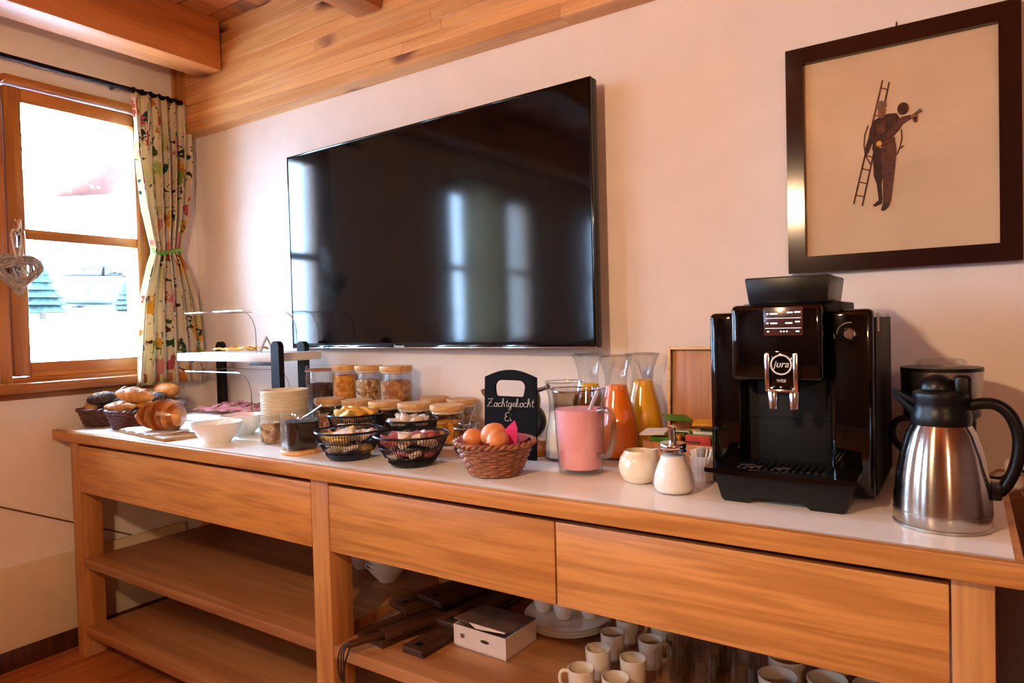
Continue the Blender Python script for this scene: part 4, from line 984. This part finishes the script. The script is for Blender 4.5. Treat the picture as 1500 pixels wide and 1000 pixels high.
# croissant: spindle of overlapping rolls
cr = thing('croissant', 'large glossy brown croissant on the white cloth', 'croissant', (.655, -.555, ZC+.021), .3)
def crf(u, v):
    t = v*2-1; seg = 9; k = (v*seg) % 1; env = max(.05, (1-abs(t)**2.1))**.62
    R = .06*env*(.80+.34*((1-k) if t > 0 else k))
    a = 2*PI*u; x = t*.105; bend = .04*t*t
    return (x, -bend+R*math.cos(a)*.98, max(0, .054+R*math.sin(a)*.92))
for k in range(9):
    v0, v1 = k/9, (k+1)/9-.0005
    g = G().grid(lambda u, v: crf(u, v0+(v1-v0)*v), 36, 8, closeu=True)
    # close both ends of the roll
    for e in (0, 7): 
        ring = [g.v[e*36+i] for i in range(36)]; c_ = tuple(sum(p[j] for p in ring)/36 for j in range(3)); g.put([c_]+ring, [(0, i+1, (i+1) % 36+1) for i in range(36)])
    g.build('layer', M['croissant' if k % 2 else 'croissant_lt'], cr)
def loaf(name, label, loc, r, mat, rz=0, tilt=0, grp=None, slashes=0):
    o = thing(name, label, 'bread', loc, rz, grp); o.rotation_euler = (0, tilt, rz)
    G().ball((0, 0, 0), r, 24, 14, fn=lambda d: 1+.05*mnoise.noise((d.x*2+loc[0]*9, d.y*2, d.z*2+loc[1]*7))-(.3*abs(d.x)*(1-abs(d.x))*2 if 'pastry' in label else 0)).build('crust', mat, o)
    for k in range(slashes):
        x = (k-(slashes-1)/2)*r[0]*.5
        G().tube([(x+.008*t, r[1]*.75*t, r[2]*math.sqrt(max(0, 1-(x/r[0])**2-(.75*t)**2))*1.0) for t in (-.9, -.5, 0, .5, .9)], .004, 6, flat=.6).build('slash', M['crust_lt'], o)
BA, BB = (.118, -.535), (.318, -.515)
basket('bread_basket', 'dark wicker bread basket of seeded rolls nearest the window', (BA[0], BA[1], ZC), .062, .09, .074, 9, 22, M['wicker_dk'], ey=1)
basket('bread_basket', 'dark wicker bread basket of golden pastries beside the croissant', (BB[0], BB[1], ZC), .064, .092, .074, 9, 22, M['wicker_dk'])
loaf('seeded_roll', 'dark seeded long roll on top of the basket nearest the window', (BA[0]+.022, BA[1]-.012, ZC+.12), (.06, .03, .027), M['poppy'], .7, -.15, slashes=2)
loaf('seeded_roll', 'dark seeded round roll at the back of the basket nearest the window', (BA[0]-.0, BA[1]+.035, ZC+.09), (.045, .03, .028), M['crust_dk'], 1.1)
loaf('small_roll', 'small pale roll at the rim of the basket nearest the window', (BA[0]-.045, BA[1]-.025, ZC+.083), (.03, .025, .024), M['crust_lt'], 0)
loaf('golden_roll', 'golden pointed pastry on top of the pastry basket', (BB[0]+.008, BB[1]+.012, ZC+.135), (.088, .034, .036), M['crust'], .45, .12, slashes=3)
loaf('golden_roll', 'golden pastry at the left side of the pastry basket', (BB[0]-.05, BB[1]-.02, ZC+.088), (.06, .028, .026), M['crust_lt'], 1.0)
loaf('golden_roll', 'golden pastry low at the front of the pastry basket', (BB[0]+.015, BB[1]-.045, ZC+.092), (.062, .027, .024), M['crust_lt'], .5, slashes=2)
loaf('golden_roll', 'golden pastry at the right back of the pastry basket', (BB[0]+.04, BB[1]+.04, ZC+.09), (.04, .028, .024), M['crust'], 1.2)
gt = thing('grey_bread_tray', 'grey tray of bread rolls on a dark stand in the corner', 'tray', (.155, -.30, ZC))
G().box((0, 0, .024), (.2, .13, .048), .004).build('stand_block', M['matte'], gt)
g = G().lathe([(0, .05), (.085, .05), (.1, .06), (.118, .09), (.114, .09), (.096, .063), (.083, .055), (0, .055)], 48, M=Matrix.Diagonal((1, .75, 1, 1)), sq=5)
g.build('tray', M['greytray'], gt)
loaf('bread_roll', 'big golden bread roll on the grey tray', (.168, -.28, ZC+.13), (.072, .045, .036), M['crust'], .2, 0, slashes=1)
loaf('bread_roll', 'poppy seed bread roll on the grey tray', (.2, -.345, ZC+.1), (.052, .034, .032), M['poppy'], .3, 0, slashes=2)
loaf('bread_roll', 'pale small bread roll on the grey tray', (.105, -.35, ZC+.096), (.035, .028, .026), M['crust_lt'], 0)

# ------------------------------------------------------------------ lower shelf
bx = thing('carton', 'white carton box with raised printed lid on the shelf', 'box', (2.08, -.405, SHE), -.03)
cw, cd, chh = .185, .15, .062
g = G().box((0, 0, .002), (cw, cd, .004))
for s in (-1, 1): g.box((s*(cw/2-.0015), 0, chh/2), (.003, cd, chh)).box((0, s*(cd/2-.0015), chh/2), (cw-.006, .003, chh))
g.build('tray', M['card'], bx, smooth=False)
lidb = G().box((0, -cd/2, 0), (cw, cd, .003)).build('lid', M['cardtop'], bx, (0, cd/2, chh+.002), (-.1, 0, 0), smooth=False)
G().prism([(-.035, 0), (.09, -.0), (.09, -.003), (-.01, -.012)], -cd-.001, -cd+.001).build('tuck_flap', M['card'], lidb, smooth=False)
G().ball((0, 0, 0), (.016, .001, .005), 14, 6).build('thumb_hole', M['strap'], bx, (.02, -cd/2-.0005, .036)); G().box((-.06, -cd/2-.0005, .035), (.014, .001, .012)).build('printed_mark', M['cardtop'], bx)
for i, (x, y, z, rz, l, wd, lab) in enumerate(((1.80, -.36, .0, .14, .48, .12, 'lowest dark wooden serving board beside the shelf post'), (1.935, -.34, .0, .04, .5, .08, 'dark serving board on the shelf nearest the carton'),
        (1.775, -.235, .022, .3, .4, .11, 'dark serving board crossing over the lowest board'), (1.935, -.235, .022, .0, .42, .09, 'dark serving board lying across the board nearest the carton'), (1.84, -.2, .044, .2, .36, .12, 'topmost dark serving board under the drawer'), (1.84, -.505, .022, .36, .17, .05, 'narrow dark paddle with corded handle on the pile'))):
    z = SHE+z*1.0; b = thing('serving_board', lab, 'board', (x, y, z), -rz)
    G().box((0, 0, .011), (wd, l, .0205), .004).build('plank', M['dark'], b)
    if i == 5:
        G().box((0, -l/2-.05, .011), (.022, .12, .016), .004).build('handle', M['dark'], b)
        for k in (-1, 0, 1): G().tube(smooth_path([(0, -l/2-.1, .02), (.012*k, -l/2-.125, .0), (.022*k, -l/2-.13, -.05), (.01*k+.006, -l/2-.128, -.085), (.002, -l/2-.12, -.04), (0, -l/2-.1, .004)]), .0024, 6).build('cord', M['strap'], b)
    else: G().lathe([(0, 0), (.012, 0), (.012, .001), (0, .001)], 16, c=(0, -l/2+.03, .0213)).build('hanging_hole', M['matte'], b)
def bowlstack(x, y, n, r, lab):
    me = G().lathe([(0, 0), (r*.4, 0), (r*.43, .005), (r*.75, r*.4), (r*.98, r*.72), (r, r*.76), (r*.96, r*.76), (r*.7, r*.42), (r*.36, .012), (0, .012)], 36).mesh('shelf_bowl', M['white'])
    for k in range(n): tag(link('shelf_bowl', me, None, (x, y, SHE+.016*k)), lab, 'bowl', lab.replace('bowl', 'bowls', 1))
bowlstack(1.455, -.2, 4, .08, 'white bowl stacked in the shelf left of the serving boards'); bowlstack(1.275, -.15, 3, .08, 'white bowl in the smaller stack behind the middle post')
M_mug = thing('coffee_mug', 'cream porcelain mug on the shelf', 'mug', (0, 0, 0))
mr = [(.025, 0), (.028, .003), (.0305, .02), (.0335, .073), (.0315, .074), (.0285, .02), (.025, .006)]
G().lathe([(0, 0)]+mr+[(0, .006)], 32).build('cup_body', M['cup'], M_mug)
G().tube(smooth_path([(.031, 0, .062), (.045, 0, .063), (.053, 0, .05), (.05, 0, .03), (.03, 0, .019)]), .0045, 8).build('handle', M['cup'], M_mug)
spots = [(2.429, -.533, 3.5, 'cream mug at the shelf front with its handle towards the carton'), (2.419, -.42, 2.6, 'cream mug in the second row of the row next to the carton'), (2.412, -.318, 2.4, 'cream mug in the third row with handle raised to view'), (2.52, -.53, 2.2, 'cream mug at the shelf front beside the other front mug'), (2.517, -.421, 2.2, 'cream mug in the second row beside the glasses'), (2.516, -.304, .3, 'cream mug in the third row beside the glasses'), (2.41, -.215, .6, 'cream mug farthest back under the drawer'), (2.51, -.2, .6, 'cream mug at the back of the row beside the glasses')]
for i, (x, y, a, l) in enumerate(spots):
    if i == 0: M_mug.location = (x, y, SHE); M_mug.rotation_euler = (0, 0, a); M_mug['label'] = l; M_mug['group'] = 'small mugs on the shelf'
    else: copy_tree(M_mug, None, (x, y, SHE), a, l)
bgm = None
for i, (x, y) in enumerate(((2.85, -.35), (2.95, -.31), (2.848, -.245), (3.045, -.29), (2.95, -.195))):
    if bgm is None:
        bgm = thing('large_cup', 'wide grey white cup in the shelf right of the glasses', 'cup', (x, y, SHE), 1.2, 'wide cups on the shelf')
        G().lathe([(0, 0), (.03, 0), (.033, .004), (.041, .04), (.045, .085), (.043, .086), (.038, .04), (.028, .008), (0, .008)], 32).build('cup_body', M['cup'], bgm)
        G().tube(smooth_path([(.043, 0, .07), (.06, 0, .07), (.066, 0, .05), (.058, 0, .03), (.039, 0, .025)]), .005, 8).build('handle', M['cup'], bgm)
    else: copy_tree(bgm, None, (x, y, SHE), 1.2)
gm = G().lathe([(0, 0), (.026, 0), (.03, .004), (.034, .11), (.0325, .11), (.0285, .01), (0, .01)], 28).mesh('tumbler', M['glass'])
for x, y in ((2.61, -.42), (2.605, -.33), (2.69, -.40), (2.685, -.31), (2.765, -.36), (2.76, -.27), (2.6, -.24), (2.68, -.22)):
    tag(link('tumbler', gm, None, (x, y, SHE)), 'clear glass tumbler between the mugs and the wide cups', 'glass', 'tumblers on the shelf')
pm = G().lathe([(0, 0), (.08, 0), (.085, .004), (.13, .014), (.132, .016), (.128, .017), (.083, .008), (0, .007)], 44).mesh('plate', M['white'])
for k in range(3): tag(link('plate', pm, None, (2.20, -.19, SHE+.0098*k)), 'white plate in the low stack under the small cups', 'plate', 'stacked plates on the shelf')
em_ = thing('espresso_cup', 'small white cup standing on the plates', 'cup', (2.12, -.2, SHE+.029), 2.5, 'small cups on the plates')
G().lathe([(0, 0), (.02, 0), (.023, .004), (.031, .03), (.033, .055), (.031, .055), (.028, .03), (.018, .007), (0, .007)], 28).build('cup_body', M['white'], em_)
G().tube(smooth_path([(.031, 0, .045), (.045, 0, .044), (.047, 0, .03), (.029, 0, .02)]), .0035, 8).build('handle', M['white'], em_)
for x, y in ((2.2, -.215), (2.265, -.17), (2.18, -.135)): copy_tree(em_, None, (x, y, SHE+.029), 2.2)

# ------------------------------------------------------------------ outside
gs = G().grid(lambda u, v: (-.36-60*v, -50+100*u, .3+1.35*min(1, v*6.4)**.7+.08*mnoise.noise((u*28, v*18, 0))+1.2*v), 90, 60)
tag(gs.build('snow_ground', M['snow'], angle=180), 'snow covered slope outside the window', 'snow', None, 'structure')
def conifer(label, x, y, z, h, r):
    t = thing('fir_tree', label, 'tree', (x, y, z))
    G().tube([(0, 0, -.2), (0, 0, h*.5)], .05, 8).build('trunk', M['bark'], t)
    for k in range(6):
        f = k/6; R = r*(1-f*.85)
        G().grid(lambda u, v: ((R*(1-v)*(1+.25*mnoise.noise((u*40, v*9, k*3.1))))*math.cos(2*PI*u), (R*(1-v)*(1+.25*mnoise.noise((u*40, v*9, k*3.1))))*math.sin(2*PI*u), h*(.08+f*.78)+v*h*.28), 44, 5, closeu=True).build('branches', M['fir'], t)
conifer('small bluish fir tree in the snow outside', -8.0, 2.5, 1.62, .85, .36)
conifer('low fir bush farther right outside the window', -9.5, 4.45, 1.65, .7, .3)
hs = thing('house', 'tall pale house with a red roof beyond the snow', 'building', (-45, 23.0, 2.2), .5)
G().box((0, 0, 4), (7, 6, 8.6)).build('walls', M['housew'], hs, smooth=False)
G().prism([(-4.2, 7.9), (0, 11.5), (4.2, 7.9), (4.2, 7.6), (0, 11.1), (-4.2, 7.6)], -3.4, 3.4).build('roof', M['roof'], hs, smooth=False)
for y in (-1.8, 0, 1.8):
    for z in (2.5, 5.5):
        wn = G().box((3.52, y, z), (.06, 1.0, 1.3)).build('window', M['win'], hs, smooth=False); G().box((3.56, y, z), (.02, .85, 1.15)).build('pane', M['carp'], wn, smooth=False)
ca = thing('parked_car', 'grey car parked on the snow outside', 'car', (-13.5, 5.95, 1.83), .9)
G().box((0, 0, .48), (1.7, 3.6, .55), .12, seg=3).build('body', M['carp'], ca); G().box((0, .2, .95), (1.45, 1.9, .5), .16, seg=3).build('cabin', M['gloss'], ca)
for sx_ in (-.8, .8):
    for sy in (-1.15, 1.15): G().lathe([(0, -.09), (.26, -.09), (.3, -.06), (.3, .06), (.26, .09), (0, .09)], 24, M=T(sx_, sy, .28)@Matrix.Rotation(PI/2, 4, 'Y')).build('wheel', M['matte'], ca)
lt = thing('leafy_tree', 'bare yellowish tree outside at the left of the window', 'tree', (-10.5, 3.2, 1.6))
G().tube([(0, 0, -.3), (.05, .05, 1.2), (0, .1, 2.6)], [.12, .09, .04], 8).build('trunk', M['bark'], lt)
rn = random.Random(9); g = G()
for k in range(420):
    a = rn.uniform(0, 2*PI); r = rn.uniform(.1, 1.0)**.6*1.3; z = rn.uniform(1.4, 4.2); p = Vector((r*math.cos(a), r*math.sin(a), z)); d = Vector((rn.uniform(-1, 1), rn.uniform(-1, 1), rn.uniform(-1, 1))).normalized()*.06; e = d.orthogonal().normalized()*.035
    g.put([p-d, p+e, p+d, p-e], [(0, 1, 2, 3)])
g.build('leaves', M['autumn'], lt, smooth=False)['kind'] = 'stuff'

# ------------------------------------------------------------------ room lamps (behind and above the viewer)
def pendant(x, y, z, label):
    p = thing('pendant_lamp', label, 'lamp', (x, y, z))
    G().tube([(0, 0, .17), (0, 0, 2.53-z if False else CEIL-z)], .004, 6).build('cable', M['rod'], p)
    G().lathe([(0, .17), (.03, .17), (.05, .14), (.055, .09), (.05, .09), (.045, .135), (0, .15)], 36).build('shade', M['lampsh'], p)
    G().ball((0, 0, .07), (.04, .04, .045), 16, 10).build('bulb', M['bulb'], p)
    d = bpy.data.lights.new('pendant_light', 'POINT'); d.energy = LAMP_W; d.color = LAMP_COL; d.shadow_soft_size = .05
    o = bpy.data.objects.new('pendant_light', d); COL.objects.link(o); o.parent = p; o.location = (0, 0, -.03)
pendant(2.40, -2.25, 2.0, 'pendant lamp with pale shade behind the viewer')
pendant(4.6, -4.3, 2.1, 'pendant lamp with pale shade near the plain wall')
